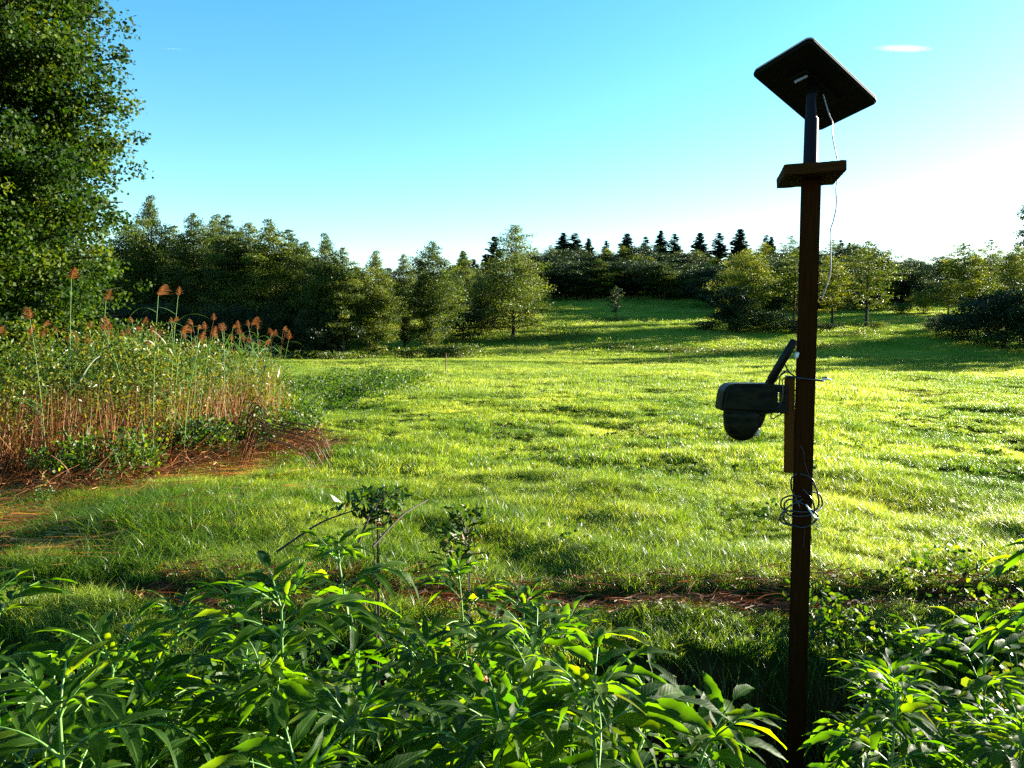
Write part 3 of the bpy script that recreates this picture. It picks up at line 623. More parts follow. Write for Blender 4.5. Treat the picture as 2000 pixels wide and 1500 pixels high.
# single reeds with plumes: stem, leaves, plume
def reed_leaf():
    g = Geo(); t = np.linspace(0, 1, 7); c = np.stack([.42 * t, 0 * t, .26 * t - .33 * t ** 2.3], -1); w = .013 * np.sin(np.clip(t * .9 + .12, 0, 1) * math.pi) ** .7 + .001
    v = np.stack([c + np.stack([0 * t, w, 0 * t], -1), c - np.stack([0 * t, w, 0 * t], -1)], 1).reshape(-1, 3)
    return mesh_np("reed_leaf", v, np.array([[2 * k, 2 * k + 1, 2 * k + 3, 2 * k + 2] for k in range(6)]), M_reedleaf, True, {"var": np.full(6, .35)})
def plume_mesh(sd_, drop=.5):
    r_ = np.random.RandomState(sd_); n = 300; t = r_.rand(n) ** .8
    ax = lambda t: np.stack([.10 * drop * t ** 1.6, 0 * t, .26 * t - .12 * drop * t ** 2], -1)
    p0 = ax(t); L_ = (.15 * (1 - t) + .03) * (.6 + .6 * r_.rand(n)); az = r_.rand(n) * 6.283
    d = np.stack([np.cos(az) * .6 + .5 * drop, np.sin(az) * .6, .55 + 0 * az - .5 * drop], -1); p1 = p0 + d * L_[:, None]
    v, f = blades(p0, p1, np.stack([0 * t, 0 * t, .012 + 0 * t], -1), .006, r_)
    return mesh_np("reed_plume", v, f, M_plume, False, {"var": np.tile(np.clip(.4 + .2 * r_.randn(n), 0, .9), 3)})
RL = reed_leaf(); PLM = [plume_mesh(1, .3), plume_mesh(2, .9), plume_mesh(3, .6)]
def reed(x, y, h, label, group=None, plume=0, big=1.0, rz=None):
    z = H(x, y); r = thing("reed", label, "reed", (x, y, z), rr_.rand() * 6.283 if rz is None else rz, group)
    g = Geo(); bend = .06 + .30 * rr_.rand(); tp = lambda t: np.array([bend * t * t * h * .5, 0, h * t])
    g.tube([tp(t) for t in np.linspace(0, 1, 6)], np.linspace(.0055, .0028, 6), 5, False)
    link("stem", g.mesh("reed_stem", M_straw if rr_.rand() < .4 else M_stem), r)
    for k in range(7):
        t = .45 + .5 * (k + .5 * rr_.rand()) / 7
        link("leaf", RL, r, tuple(tp(t)), (rr_.randn() * .2, -.3 * rr_.rand(), k * 2.6 + rr_.rand()), .8 + .5 * rr_.rand())
    link("plume", PLM[plume], r, tuple(tp(1.0) - np.array([0, 0, .01])), (0, 0, rr_.randn() * .9), big * .95); return r
hero = [(130, 528, 11.0, 1, 1.5, "reed with a ragged brown plume in front of the big tree's foliage"),
        (190, 572, 11.5, 2, 1.25, "reed with a dark brown plume just right of the big tree's lowest leaves"),
        (292, 560, 11.0, 1, 1.45, "tallest green reed with a drooping brown plume against the dark wood"),
        (326, 562, 11.6, 0, .9, "very thin straight reed with a small narrow plume beside the tallest green reed"),
        (332, 636, 11.5, 1, 1.3, "reed with a fluffy orange plume below the very thin straight reed"),
        (352, 650, 11.2, 2, 1.1, "shorter reed with a rusty plume next to the fluffy orange plume"),
        (445, 620, 12.5, 1, 1.3, "arching reed whose orange plume hangs over to the right"),
        (385, 612, 12.8, 0, .8, "reed with a small upright plume left of the arching reed"),
        (537, 650, 13.5, 0, 1.1, "last reed at the right end of the bed with a narrow upright plume"),
        (35, 640, 11.5, 2, 1.3, "reed with a red brown plume near the left edge of the picture"),
        (497, 645, 13.2, 2, 1.0, "reed with a small orange plume near the right end of the bed"),
        (380, 640, 12.0, 2, 1.1, "reed with a round rusty plume under the small upright one")]
for px, top, Y_, pl, big, lb in hero:
    x = PX(px, Y_); h = P(px, top, Y_).z - H(x, Y_) - .12
    reed(x, Y_, h, lb, None, pl, big * .75, rz=rr_.randn() * .5)
xy = reed_xy(115)
for i, (x, y) in enumerate(xy):
    reed(x, y, 1.85 + .45 * rr_.rand() - .15 * (x > -5), "green reed with a rust coloured plume standing among the bed's foliage", "plumed reeds in the bed", i % 3, .5 + .4 * rr_.rand())
# reeds bent over at the right end of the bed
for i in range(16):
    Y_ = 11.0 + .14 * i; x0 = PX(480 + 40 * rr_.rand(), Y_); x1 = PX(575 + 50 * rr_.rand(), Y_); z0 = H(x0, Y_)
    pts = bezier([(x0 - .3, Y_, z0), (x0 - .1, Y_, z0 + .45 + .03 * i), (x0 + .25, Y_ - .1, z0 + .55), (x1, Y_ - .2, z0 + .40), (x1 + .2, Y_ - .2, z0 + .12)], 5)
    o = Vector(pts[0]); g = Geo(); g.tube(pts - pts[0], np.linspace(.013, .005, len(pts)), 5, False)
    r = thing("bent_reed", "dry reed bent over in an arch towards the meadow", "reed", o, 0, "bent reeds at the end of the bed"); link("stem", g.mesh("bent_reed_stem", M_straw), r)
    link("plume", PLM[1], r, tuple(pts[-1] - pts[0]), (0, R(150), 0), .8)
# leafy weeds as single plants
def weed_proto(seed, h, leaf, mat, n, name):
    r_ = np.random.RandomState(seed); g = Geo(); C = []
    for s in range(5):
        az = r_.rand() * 6.283; L_ = h * (.6 + .4 * r_.rand()); pts = bezier([(0, 0, 0), (math.cos(az) * .08 * h, math.sin(az) * .08 * h, L_ * .5), (math.cos(az) * .25 * h, math.sin(az) * .25 * h, L_)], 6)
        g.tube(pts, np.linspace(.006, .002, len(pts)), 4, False); C.append(pts[3:])
    C = np.concatenate(C); k = r_.randint(0, len(C), n); pos = C[k] + r_.randn(n, 3) * .09 * h * np.array([1, 1, .6])
    v, f = leaf_quads(pos, r_, leaf, shape='leaf'); var = np.clip(.35 + .2 * r_.randn(n), 0, .9)
    return g.mesh(name + "_stem", M_stem), mesh_np(name + "_leaves", v, f, mat, False, {"var": np.concatenate([var, var])})
WP = [weed_proto(40 + i, .7, .042, M_under, 330, "weed") for i in range(3)]; WY = [weed_proto(50 + i, .6, .05, M_weed, 190, "weed") for i in range(2)]
def weed(x, y, s, label, group, pr, name="weed_plant", cat="weed"):
    r = thing(name, label, cat, (x, y, H(x, y) - .02), rr_.rand() * 6.283, group); r.scale = (s, s, s); link("stem", pr[0], r); link("foliage", pr[1], r); return r
for i in range(120):
    px = 40 + 580 * rr_.rand() ** .7; py = 985 - .23 * (px - 120) - 70 * rr_.rand(); d = ray(px, py); Y_ = 2.1 / -d.z * d.y
    weed(PX(px, Y_), Y_, .5 + .8 * rr_.rand() ** 1.5, "leafy green weed at the front foot of the reed bed", "weeds at the foot of the reed bed", (WP + WY)[i % 5])

# ---------------------------------------------------------------- foreground: danewort plants with pinnate leaves
def leaflet_mesh(seed, L_=.14, W_=.035, droop=.30, fold=.35):
    r_ = np.random.RandomState(seed); m = 13; t = np.linspace(0, 1, m); prof = np.sin(t ** .82 * math.pi) ** .85 * (1 - .12 * t); prof[0] = .05; prof[-1] = .0
    ser = np.where(np.arange(m) % 2, 1.06, .93); hw = W_ / 2 * prof * ser
    cx = L_ * t; cz = -droop * L_ * t ** 2 + .04 * L_ * np.sin(t * 3); wav = .0022 * np.sin(t * 14 + seed)
    v = []; uv = []
    for k in range(m):
        for s in (-1, 0, 1):
            v.append((cx[k], s * hw[k], cz[k] + abs(s) * hw[k] * fold + abs(s) * wav[k] * s)); uv.append((t[k], s * prof[k]))
    q = [(3 * k + j, 3 * k + j + 3, 3 * k + j + 4, 3 * k + j + 1) for k in range(m - 1) for j in (0, 1)]
    return mesh_np("leaflet", v, np.array(q), M_elder, True, {"var": np.full(len(q), .12 + .12 * (seed % 4))}, uv)
LFT = [leaflet_mesh(s, droop=d, fold=f_) for s, d, f_ in ((0, .15, .3), (1, .35, .4), (2, .5, .25), (3, .25, .5))]
LFD = [leaflet_mesh(s, W_=.038, droop=d, fold=f_) for s, d, f_ in ((4, .6, .3), (5, .8, .2))]
LFY = leaflet_mesh(3, L_=.12, W_=.026, droop=.7, fold=.7); LFY.materials[0] = M_weed
def rachis_curve(L_, up, arch): 
    t = np.linspace(0, 1, 8); ang = up - arch * t; dx = np.cos(ang); dz = np.sin(ang); x = np.concatenate([[0], np.cumsum(dx[:-1])]) * L_ / 7; z = np.concatenate([[0], np.cumsum(dz[:-1])]) * L_ / 7
    return np.stack([x, 0 * x, z], -1), ang
RACH = {}
def rachis(L_, up, arch):
    key = (round(L_, 2), round(up, 1), round(arch, 1))
    if key not in RACH:
        pts, ang = rachis_curve(*key); g = Geo(); g.tube(pts, np.linspace(.0032, .0014, 8), 5, False); RACH[key] = (g.mesh("leaf_stalk", M_stem), pts, ang)
    return RACH[key]
re_ = np.random.RandomState(91)
def pinnate_leaf(parent, loc, az, L_, up, arch, pairs, size, droopy=False):
    me, pts, ang = rachis(L_, up, arch)
    lf = link("leaf", me, parent, loc, (re_.randn() * .12, re_.randn() * .08, az))
    for k in range(pairs + 1):
        f = .30 + .70 * k / pairs; j = f * 7; i0 = min(int(j), 6); p = pts[i0] + (pts[i0 + 1] - pts[i0]) * (j - i0); a = ang[min(int(round(j)), 7)]
        sides = (0,) if k == pairs else (-1, 1)
        for s in sides:
            ya = s * (1.0 - .35 * f + re_.randn() * .10); sz = size * (.72 + .42 * math.sin(f * 2.4)) * (.93 + .14 * re_.rand())
            rm = Euler((re_.randn() * .22 + s * .12, 0, 0)).to_matrix().to_4x4()
            M_ = Matrix.Translation(p) @ Euler((0, -a + .12 + re_.randn() * .1, 0)).to_matrix().to_4x4() @ Euler((0, 0, ya)).to_matrix().to_4x4() @ rm @ Matrix.Diagonal((sz, sz * (.9 + .3 * re_.rand()), sz, 1))
            o = link("leaflet", (LFD if droopy and re_.rand() < .6 else LFT)[re_.randint(0, 2 if droopy else 4)] if not droopy else (LFD + LFT)[re_.randint(0, 4)], lf); o.matrix_local = M_
            if re_.rand() < .035: o.data = LFY; o['label'] = 'yellowed leaflet'
    return lf
def danewort(x, y, h, label, group=None, nodes=None, size=1.0, tilt=(0, 0), pairs=3, z=None):
    size *= 1.14; tilt = (re_.randn() * .09, re_.randn() * .09)
    z = H(x, y) if z is None else z; r = thing("danewort_plant", label, "plant", (x, y, z - .05), re_.rand() * 6.283, group); r.rotation_euler = (tilt[0], tilt[1], r.rotation_euler[2])
    g = Geo(); bd = re_.randn(2) * .05 * h; tp = lambda t: np.array([bd[0] * t * t, bd[1] * t * t, h * t]); g.tube([tp(t) for t in np.linspace(0, 1, 7)], np.linspace(.0075, .0035, 7), 7)
    link("stem", g.mesh("danewort_stem", M_stem), r)
    nodes = nodes or max(3, int(h / .16)); t0 = .28
    for k in range(nodes):
        t = t0 + (1 - t0) * (k + .4) / nodes * .97; az = k * math.pi / 2 + re_.randn() * .2; f = (t - t0) / (1 - t0)
        L_ = (.27 - .10 * f ** 2) * size; up = .35 + .55 * f + re_.randn() * .1; arch = 1.0 - .25 * f + re_.rand() * .3
        for s in (0, math.pi):
            pinnate_leaf(r, tuple(tp(t)), az + s, L_, up, arch, pairs, size * (1.0 - .12 * f), f < .4)
    for k in range(5):          # the upright young leaves of the tip
        pinnate_leaf(r, tuple(tp(.99)), k * 1.26 + re_.rand() * .4, .12 * size, 1.15 - .1 * re_.rand(), .6, 2, size * (.72 - .05 * k), False)
    return r
heroes = [(565, 1120, 2.15, 1.0, "tallest danewort plant, its leafy tip standing up at the front left of centre"),
          (450, 1170, 2.3, .95, "danewort plant just left of the tallest one"),
          (725, 1085, 2.75, 1.0, "danewort plant whose spread leaves touch the dark bare sticks"),
          (300, 1205, 2.45, .9, "danewort plant in the dark gap left of the tall pair"),
          (35, 1140, 2.5, 1.0, "danewort plant cut by the left edge, highest on that side"),
          (110, 1280, 1.75, 1.0, "danewort plant with a pale stalk in the lower left corner region"),
          (850, 1210, 2.5, .95, "danewort plant right of the spread one, with drooping side leaves"),
          (930, 1120, 3.3, .9, "narrow danewort plant below the wilted shrub"),
          (1020, 1170, 3.1, .9, "danewort plant behind the bare soil strip at centre"),
          (1160, 1230, 2.45, 1.05, "danewort plant that leans its long leaves over the dark ditch"),
          (1060, 1330, 1.9, 1.0, "large danewort plant at bottom centre with broad lit leaflets"),
          (820, 1390, 1.55, .95, "danewort tip at the bottom edge left of centre"),
          (1425, 1425, 2.0, .7, "danewort plant just left of the post foot"),
          (1745, 1245, 3.3, 1.0, "bright danewort plant right of the post at mid height"),
          (1900, 1330, 2.6, 1.0, "danewort plant near the right edge under the arching branches"),
          (1685, 1330, 3.8, .9, "danewort plant right beside the post near the bottom"),
          (1960, 1250, 2.9, 1.1, "tall danewort plant cut by the right edge"),
          (640, 1330, 1.75, .9, "danewort plant hanging over the shade below the tallest one"),
          (380, 1330, 1.85, .9, "danewort plant in the lower left shade between two taller ones"),
          (1250, 1450, 1.7, .9, "low danewort plant below the overhanging leaves at the ditch")]
for px, top, Y_, s, lb in heroes:
    p = P(px, top, Y_); zz = H(p.x, Y_); h = max(.35, p.z - zz)
    danewort(p.x, Y_, h, lb, None, size=s)
cnt = 0
while cnt < 46:
    px = -40 + 2080 * re_.rand(); top = 1240 + 300 * re_.rand(); Y_ = 1.35 + 1.9 * re_.rand()
    if 1230 < px < 1560 and (top < 1440 or Y_ > 2): continue
    if px > 1560: top = 1330 + 150 * re_.rand(); Y_ = 2.1 + 1.2 * re_.rand()
    if 1440 < px < 1690: continue
    p = P(px, top, Y_); zz = H(p.x, Y_); h = p.z - zz
    if h < .3 or h > 1.3: continue
    lb, gr = (("danewort plant in the tangle right of the post along the bottom", "danewort plants right of the post") if px > 1580 else
              ("danewort plant in the tangle along the left part of the bottom edge", "danewort plants at bottom left") if px < 650 else
              ("danewort plant in the tangle at the bottom centre, left of the ditch hole", "danewort plants at bottom centre"))
    danewort(p.x, Y_, h, lb, gr, size=.75 + .3 * re_.rand(), nodes=max(4, int(h / .16))); cnt += 1
for i in range(44):
    Y_ = 2.3 + 1.3 * re_.rand(); x = (re_.rand() * 2 - 1) * Y_ * .72
    if -.1 * Y_ < x < .52 * Y_: continue
    weed(x, Y_, .8 + .35 * re_.rand(), "small leaved weed growing up between the danewort plants", "weeds between the danewort", (WP + WY[:1])[i % 4])
# undergrowth between them
n = 22000; x = (rg.rand(n) * 2 - 1) * 3.2; y = 1.0 + 2.5 * rg.rand(n)
hcap = .62 * (.6 + .4 * vnoise(x * 3, y * 3)) * (1 - .55 * sst(.5, 1.2, x) * sst(2.2, 1.8, x)); z = hz(x, y) + hcap * rg.rand(n) ** .8
k = (np.hypot(x, y) > .9) & ~((x / y > .31) & (x / y < .46)); leaf_mass("bank_undergrowth", np.stack([x, y, z], -1)[k], .05, M_under, rg, "shaded small leaves filling the bank below the danewort", "undergrowth", up=.6, shape='leaf')
n = 9000; x = 2.1 + 3.4 * rg.rand(n); y = 3.2 + 2.9 * rg.rand(n); c = vnoise(x * 2.2, y * 2.2)
k = (c > -.35); x, y = x[k], y[k]; z = hz(x, y) + (.22 + .2 * vnoise(x * 1.7 + 8, y * 1.7)) * rg.rand(len(x)) ** .9
leaf_mass("right_ditch_undergrowth", np.stack([x, y, z], -1), .05, M_under, rg, "leafy tangle in the ditch right of the post", "undergrowth", up=.3, shape='leaf', aspect=.42)
# litter along the lip of the ditch
n = 5200; x = -3 + 8 * rg.rand(n); y = edge_y(x) + rg.randn(n) * .16 - .12; kk = vnoise(x * 1.3, 3.3) > -.35; x = x[kk]; y = y[kk]; n = len(x); p0 = np.stack([x, y, hz(x, y) + .02 + .12 * rg.rand(n)], -1)
a = rg.randn(n) * .7; ln = .08 + .22 * rg.rand(n); p1 = p0 + np.stack([np.cos(a) * ln, np.sin(a) * ln * .6, rg.randn(n) * .04], -1); v, f = blades(p0, p1, rg.randn(n, 3) * .03, .009, rg)
tag(link("ditch_lip_litter", mesh_np("ditch_lip_litter", v, f, M_litter, False, {"var": np.tile(np.clip(.35 + .25 * rg.randn(n), 0, .95), 3)})), "brown dead roots and stalks along the lip of the ditch", "litter", None, 'stuff')
n = 2400; x = -2.5 + 6 * rg.rand(n); w0 = .95 + .22 * vnoise(x * .8 + 7, .5); y = edge_y(x) - w0 + .10 * rg.randn(n) + .06; p0 = np.stack([x, y, hz(x, y) + .01], -1)
ln = .08 + .26 * rg.rand(n); p1 = p0 + np.stack([rg.randn(n) * .10, -.10 - .12 * rg.rand(n), .03 - ln], -1); v, f = blades(p0, p1, np.stack([0 * x, 0 * x - .05, .07 + 0 * x], -1), .0055, rg, 4)
tag(link("overhanging_grass", mesh_np("overhanging_grass", v, f, M_tall, False, {"var": np.tile(np.clip(.55 + .3 * rg.randn(n), 0, .95), 4)})), "long grass hanging over the edge of the dark ditch", "grass", None, 'stuff')
n = 2600; x = -2.5 + 6 * rg.rand(n); y = edge_y(x) - 1.0 - .8 * rg.rand(n); p0 = np.stack([x, y, hz(x, y) + .01 + .03 * rg.rand(n)], -1); p1 = p0 + np.stack([rg.randn(n) * .14, rg.randn(n) * .10, .06 * rg.rand(n)], -1); v, f = blades(p0, p1, rg.randn(n, 3) * .03, .008, rg)
tag(link("ditch_litter", mesh_np("ditch_litter", v, f, M_litter, False, {"var": np.tile(np.clip(.2 + .25 * rg.randn(n), 0, .9), 3)})), "dead leaves and roots lying in the dark ditch", "litter", None, 'stuff')
# bare dark sticks and the wilted shrubs behind them
def stick(a, b, Ya, Yb, label, r0=.006):
    p = P(*a, Ya); q_ = P(*b, Yb); m = (p + q_) / 2 + Vector((0, 0, .03)); pts = bezier([p, m, q_], 6) - np.array(p)
    g = Geo(); g.tube(pts, np.linspace(r0, r0 * .5, len(pts)), 6)
    tag(link("bare_stick", g.mesh("bare_stick", M_deadstem), None, p), label, "stick")
stick((540, 1078), (706, 992), 3.4, 3.6, "long dark bare stick slanting up to the wilted leaves")
stick((700, 1060), (748, 972), 3.5, 3.6, "thin dark stick between the two longer ones")
stick((728, 1068), (836, 976), 3.4, 3.7, "dark bare stick pointing up to the right over the grass")
def wilted(px, top, base, Y_, w, label):
    p = P(px, base, Y_); q_ = P(px, top, Y_); h = q_.z - p.z; zz = H(p.x, Y_); r = thing("wilted_shrub", label, "shrub", (p.x, Y_, zz))
    g = Geo(); C = []
    for s in range(5):
        az = re_.rand() * 6.283; e = np.array([math.cos(az) * w * .45, math.sin(az) * w * .3, q_.z - zz - .1 * re_.rand()]); pts = bezier([(0, 0, 0), (e[0] * .2, e[1] * .2, (p.z - zz)), e], 6)
        g.tube(pts, np.linspace(.0035, .0015, len(pts)), 5, False); C.append(pts[6:])
    link("stem", g.mesh("wilted_stem", M_deadstem), r); C = np.concatenate(C)
    for nm, mt, n, zl, zh, sz in (("green_foliage", M_weed, 190, -.15, 1.1, .065), ("withered_foliage", M_litter, 30, -.4, .4, .05)):
        k = re_.randint(0, len(C), n); pos = np.stack([C[k, 0] * .9 + re_.randn(n) * w * .24, C[k, 1] + re_.randn(n) * w * .2, (p.z - zz) + h * (zl + (zh - zl) * re_.rand(n))], -1)
        v, f = leaf_quads(pos, re_, sz, up=.2, aspect=.3); link(nm, mesh_np(nm, v, f, mt, False, {"var": np.clip((.45 if mt is M_under else .15) + .2 * re_.randn(n), 0, .9)}), r)
wilted(735, 958, 1005, 3.7, .26, "small shrub with hanging withered leaves behind the bare sticks")
wilted(920, 995, 1075, 3.9, .26, "shrub with yellow green top and dark withered leaves in the grass")
p = P(936, 1322, 1.9); r = thing("withered_flower_head", "small rust brown withered flower head low among the danewort at bottom centre", "flower head", p)
g = Geo(); g.tube([(0, 0, -.25), (.01, 0, -.1), (0, 0, 0)], .0025, 5); link("stem", g.mesh("stem", M_stem), r)
pos = re_.randn(70, 3) * .010; v, f = leaf_quads(pos, re_, .014); link("florets", mesh_np("florets", v, f, M_litter, False, {"var": np.full(70, .5)}), r)
# near branches that reach in at the right edge
def near_branch(a, b, Ya, Yb, label):
    p = P(*a, Ya); q_ = P(*b, Yb); m = (p + q_) / 2 + Vector((0, 0, .05)); pts = bezier([p, m, q_], 6) - np.array(p)
    r = thing("reaching_branch", label, "branch", p); g = Geo(); g.tube(pts, np.linspace(.006, .002, len(pts)), 6); link("twig", g.mesh("twig", M_stem), r)
    for k in range(9):
        i = int((k + 2) / 11 * (len(pts) - 1)); s = -1 if k % 2 else 1
        o = link("leaf", LFT[k % 4], r, tuple(pts[i]), (re_.randn() * .3, .3 + re_.randn() * .2, math.pi + s * .6 + re_.randn() * .2), .5)
near_branch((2140, 1080), (1925, 1130), 1.5, 1.5, "upper leafy branch reaching in from the right edge")
near_branch((2140, 1195), (1900, 1275), 1.4, 1.45, "lower leafy branch reaching in from the right edge")

# ---------------------------------------------------------------- the post with shelf, dish, camera
Yp = 3.3
def px2m(d): return d / F * Yp
top = P(1584, 352, Yp); bot = P(1552, 1500, Yp)
pb_ = Vector((bot.x + (bot.x - top.x) * .12, Yp, bot.z - (top.z - bot.z) * .12)); pb_.z = min(pb_.z, H(pb_.x, Yp) - .3)
axis = (top - bot).normalized(); half = px2m(35) / 2
def beam(name, p0, p1, w, d, mat, parent, bevel=.004, rz=0.0, rough=0):
    """rectangular timber between two points; w along x, d along y"""
    L_ = (p1 - p0).length; bm = bmesh.new(); bmesh.ops.create_cube(bm, size=1); bmesh.ops.scale(bm, vec=(w, d, L_), verts=bm.verts)
    bmesh.ops.bevel(bm, geom=bm.edges[:], offset=bevel, segments=2, affect='EDGES')
    if rough:
        bmesh.ops.subdivide_edges(bm, edges=[e for e in bm.edges if e.calc_length() > .05], cuts=9, use_grid_fill=True)
        for v in bm.verts: v.co += Vector((re_.randn(), re_.randn(), re_.randn() * .3)) * rough
    o = link(name, bm_mesh(name, bm, mat), parent); q_ = (p1 - p0).to_track_quat('Z', 'Y'); 
    base = parent.location if parent is not None else Vector()
    o.rotation_mode = 'QUATERNION'; ax_ = (p1 - p0).normalized(); q0 = Vector((0, 0, 1)).rotation_difference(ax_); o.rotation_quaternion = q0 @ Quaternion((0, 0, 1), rz)
    o.location = (p0 + p1) / 2 - base; return o
gz = H(pb_.x, Yp)
post = thing("wooden_post", "tall square wooden post carrying a dish and a camera", "post", (pb_.x, Yp, gz))
beam("post_timber", pb_, top, half * 2, half * 2, M_post, post, .004, R(-19))
# shelf board on top (nearly level, turned a little)
sx = P(1588, 337, Yp - .02); bm = bmesh.new(); bmesh.ops.create_cube(bm, size=1); bmesh.ops.scale(bm, vec=(.245, .31, .045), verts=bm.verts)
bmesh.ops.bevel(bm, geom=bm.edges[:], offset=.003, segments=1, affect='EDGES')
bmesh.ops.subdivide_edges(bm, edges=[e for e in bm.edges if e.calc_length() > .2], cuts=13, use_grid_fill=True)
for v in bm.verts: v.co.z += re_.randn() * .0009; v.co.y += re_.randn() * .0012; v.co.x += re_.randn() * .0008
shelf_z = top.z + .0225
sh = link("shelf_board", bm_mesh("shelf_board", bm, M_board), post, Vector((top.x - .006, Yp + .0, shelf_z)) - post.location, (0, R(-1.5), R(-14)))
for dx, dy in ((-.03, -.1), (.035, .11)):
    g = Geo(); g.tube([(0, 0, 0), (0, 0, .006)], [.006, .005], 8); link("screw", g.mesh("screw", M_metal), post, Vector((top.x + dx, Yp + dy, shelf_z + .022)) - post.location)
# side batten that holds the camera
b0 = P(1541, 922, Yp); b1 = P(1542.5, 737, Yp)
bt_ = thing("wooden_batten", "short orange brown wooden batten strapped to the left side of the post", "batten", (b0.x, Yp, b0.z))
beam("batten_timber", b0, b1, px2m(19), .045, M_batten, bt_, .003, R(-22))
for py in (762, 905):
    p = P(1556, py, Yp); g = Geo(); g.tube([(-.012, 0, 0), (.012, 0, 0)], .004, 8); link("bolt", g.mesh("bolt", M_metal), bt_, p - bt_.location)
# strap round post and batten top
pc = P(1578, 741, Yp); st = Geo(); w_ = half + .004
loop = [(-w_ - .035, -w_, .012), (w_ + .002, -w_, -.004), (w_ + .002, w_, -.004), (-w_ - .035, w_, .012), (-w_ - .035, -w_, .012)]
st.tube(bezier(loop, 6), .0045, 7); strap = thing("cable_tie", "black strap tied round the post above the camera, loose end sticking out", "strap", pc)
link("band", st.mesh("band", M_cable), strap)
st = Geo(); st.tube(bezier([(w_, -w_, -.002), (w_ + .012, -w_ - .004, .004), (w_ + .045, -w_ + .01, .002)], 5), np.array([.006] * 5 + [.004] * 5 + [.003]), 6); link("loose_end", st.mesh("loose_end", M_silver), strap)
st = Geo(); st.tube(bezier([(w_, -w_, .01), (w_ + .02, -w_ - .004, .012), (w_ + .03, -w_ + .01, .006)], 5), .003, 6); link("loose_end", st.mesh("loose_end", M_cable), strap)
# small reflective tag on the left edge of the post
tp_ = P(1556, 694, Yp - .06); bm = bmesh.new(); bmesh.ops.create_cube(bm, size=1); bmesh.ops.scale(bm, vec=(.014, .02, .028), verts=bm.verts); bmesh.ops.bevel(bm, geom=bm.edges[:], offset=.004, segments=2, affect='EDGES')
link("reflective_tag", bm_mesh("reflective_tag", bm, M_silver, True), post, tp_ - post.location, (0, R(12), R(20)))

# dish panel: corners solved from the photograph, 0.30 m x 0.50 m
KD = F / Yp; cpx = Vector((1.347, 3.385, 3.185))
u = Vector((.5593, -.8009, .2139)).normalized(); v_ = Vector((.8031, .4595, -.3794)); v_ = (v_ - u * v_.dot(u)).normalized(); nrm = u.cross(v_).normalized()
if nrm.z < 0: nrm = -nrm
dish = thing("satellite_dish", "flat dark rectangular dish panel on a mast, tilted against the sky", "satellite dish", Vector((top.x, Yp, shelf_z + .0225)))
def rounded_slab(w, h, t, r, bev):
    bm = bmesh.new(); pts = []
    for cx_, cy_, a0 in ((w / 2 - r, h / 2 - r, 0), (-w / 2 + r, h / 2 - r, 90), (-w / 2 + r, -h / 2 + r, 180), (w / 2 - r, -h / 2 + r, 270)):
        for k in range(8): a = R(a0 + 90 * k / 7); pts.append(bm.verts.new((cx_ + r * math.cos(a), cy_ + r * math.sin(a), -t / 2)))
    f = bm.faces.new(pts); ex = bmesh.ops.extrude_face_region(bm, geom=[f]); bmesh.ops.translate(bm, vec=(0, 0, t), verts=[e for e in ex['geom'] if isinstance(e, bmesh.types.BMVert)])
    bmesh.ops.recalc_face_normals(bm, faces=bm.faces)
    ed = [e for e in bm.edges if abs(e.verts[0].co.z - e.verts[1].co.z) < 1e-6]; bmesh.ops.bevel(bm, geom=ed, offset=bev, segments=3, affect='EDGES'); return bm
Mp = Matrix((u, v_, nrm)).transposed().to_4x4(); Mp.translation = cpx - dish.location
panel = link("panel_back", bm_mesh("panel_back", rounded_slab(.30, .50, .022, .028, .008), M_dishback, False), dish); panel.matrix_local = Mp
face = link("panel_face", bm_mesh("panel_face", rounded_slab(.294, .494, .006, .026, .002), M_dishfront, False), dish); face.matrix_local = Mp @ Matrix.Translation((0, 0, .0145))
rib = link("panel_rib", bm_mesh("panel_rib", rounded_slab(.10, .26, .014, .02, .004), M_dark, False), dish); rib.matrix_local = Mp @ Matrix.Translation((0, 0, -.017))
# mast: lower tube on the shelf, thinner neck, knuckle under the panel
mb = dish.location; hub = cpx - nrm * .035; lowt = P(1583, 312, Yp); upt = P(1585, 232, Yp)
g = Geo(); b_ = Vector((lowt.x, Yp, mb.z)); g.tube([b_ - mb, Vector((upt.x, Yp, upt.z)) - mb], [px2m(13.5), px2m(12.5)], 20); link("mast_tube", g.mesh("mast_tube", M_mast), dish)
g = Geo(); g.tube([Vector((upt.x, Yp, upt.z - .01)) - mb, P(1584, 185, Yp) - mb], [px2m(10.5), px2m(8.5)], 18); link("mast_neck", g.mesh("mast_neck", M_mast), dish)
g = Geo(); g.tube([P(1584, 190, Yp) - mb, (hub + nrm * .02) - mb], [.022, .026], 14); link("knuckle", g.mesh("knuckle", M_dark), dish)
g = Geo(); g.tube([b_ - mb, b_ - mb + Vector((0, 0, .006))], [.045, .043], 20); link("mast_flange", g.mesh("mast_flange", M_mast), dish)
g = Geo(); g.tube([P(1553, 160, Yp - .01) - mb, P(1576, 149, Yp) - mb], .006, 8); link("latch", g.mesh("latch", M_greycable), dish)

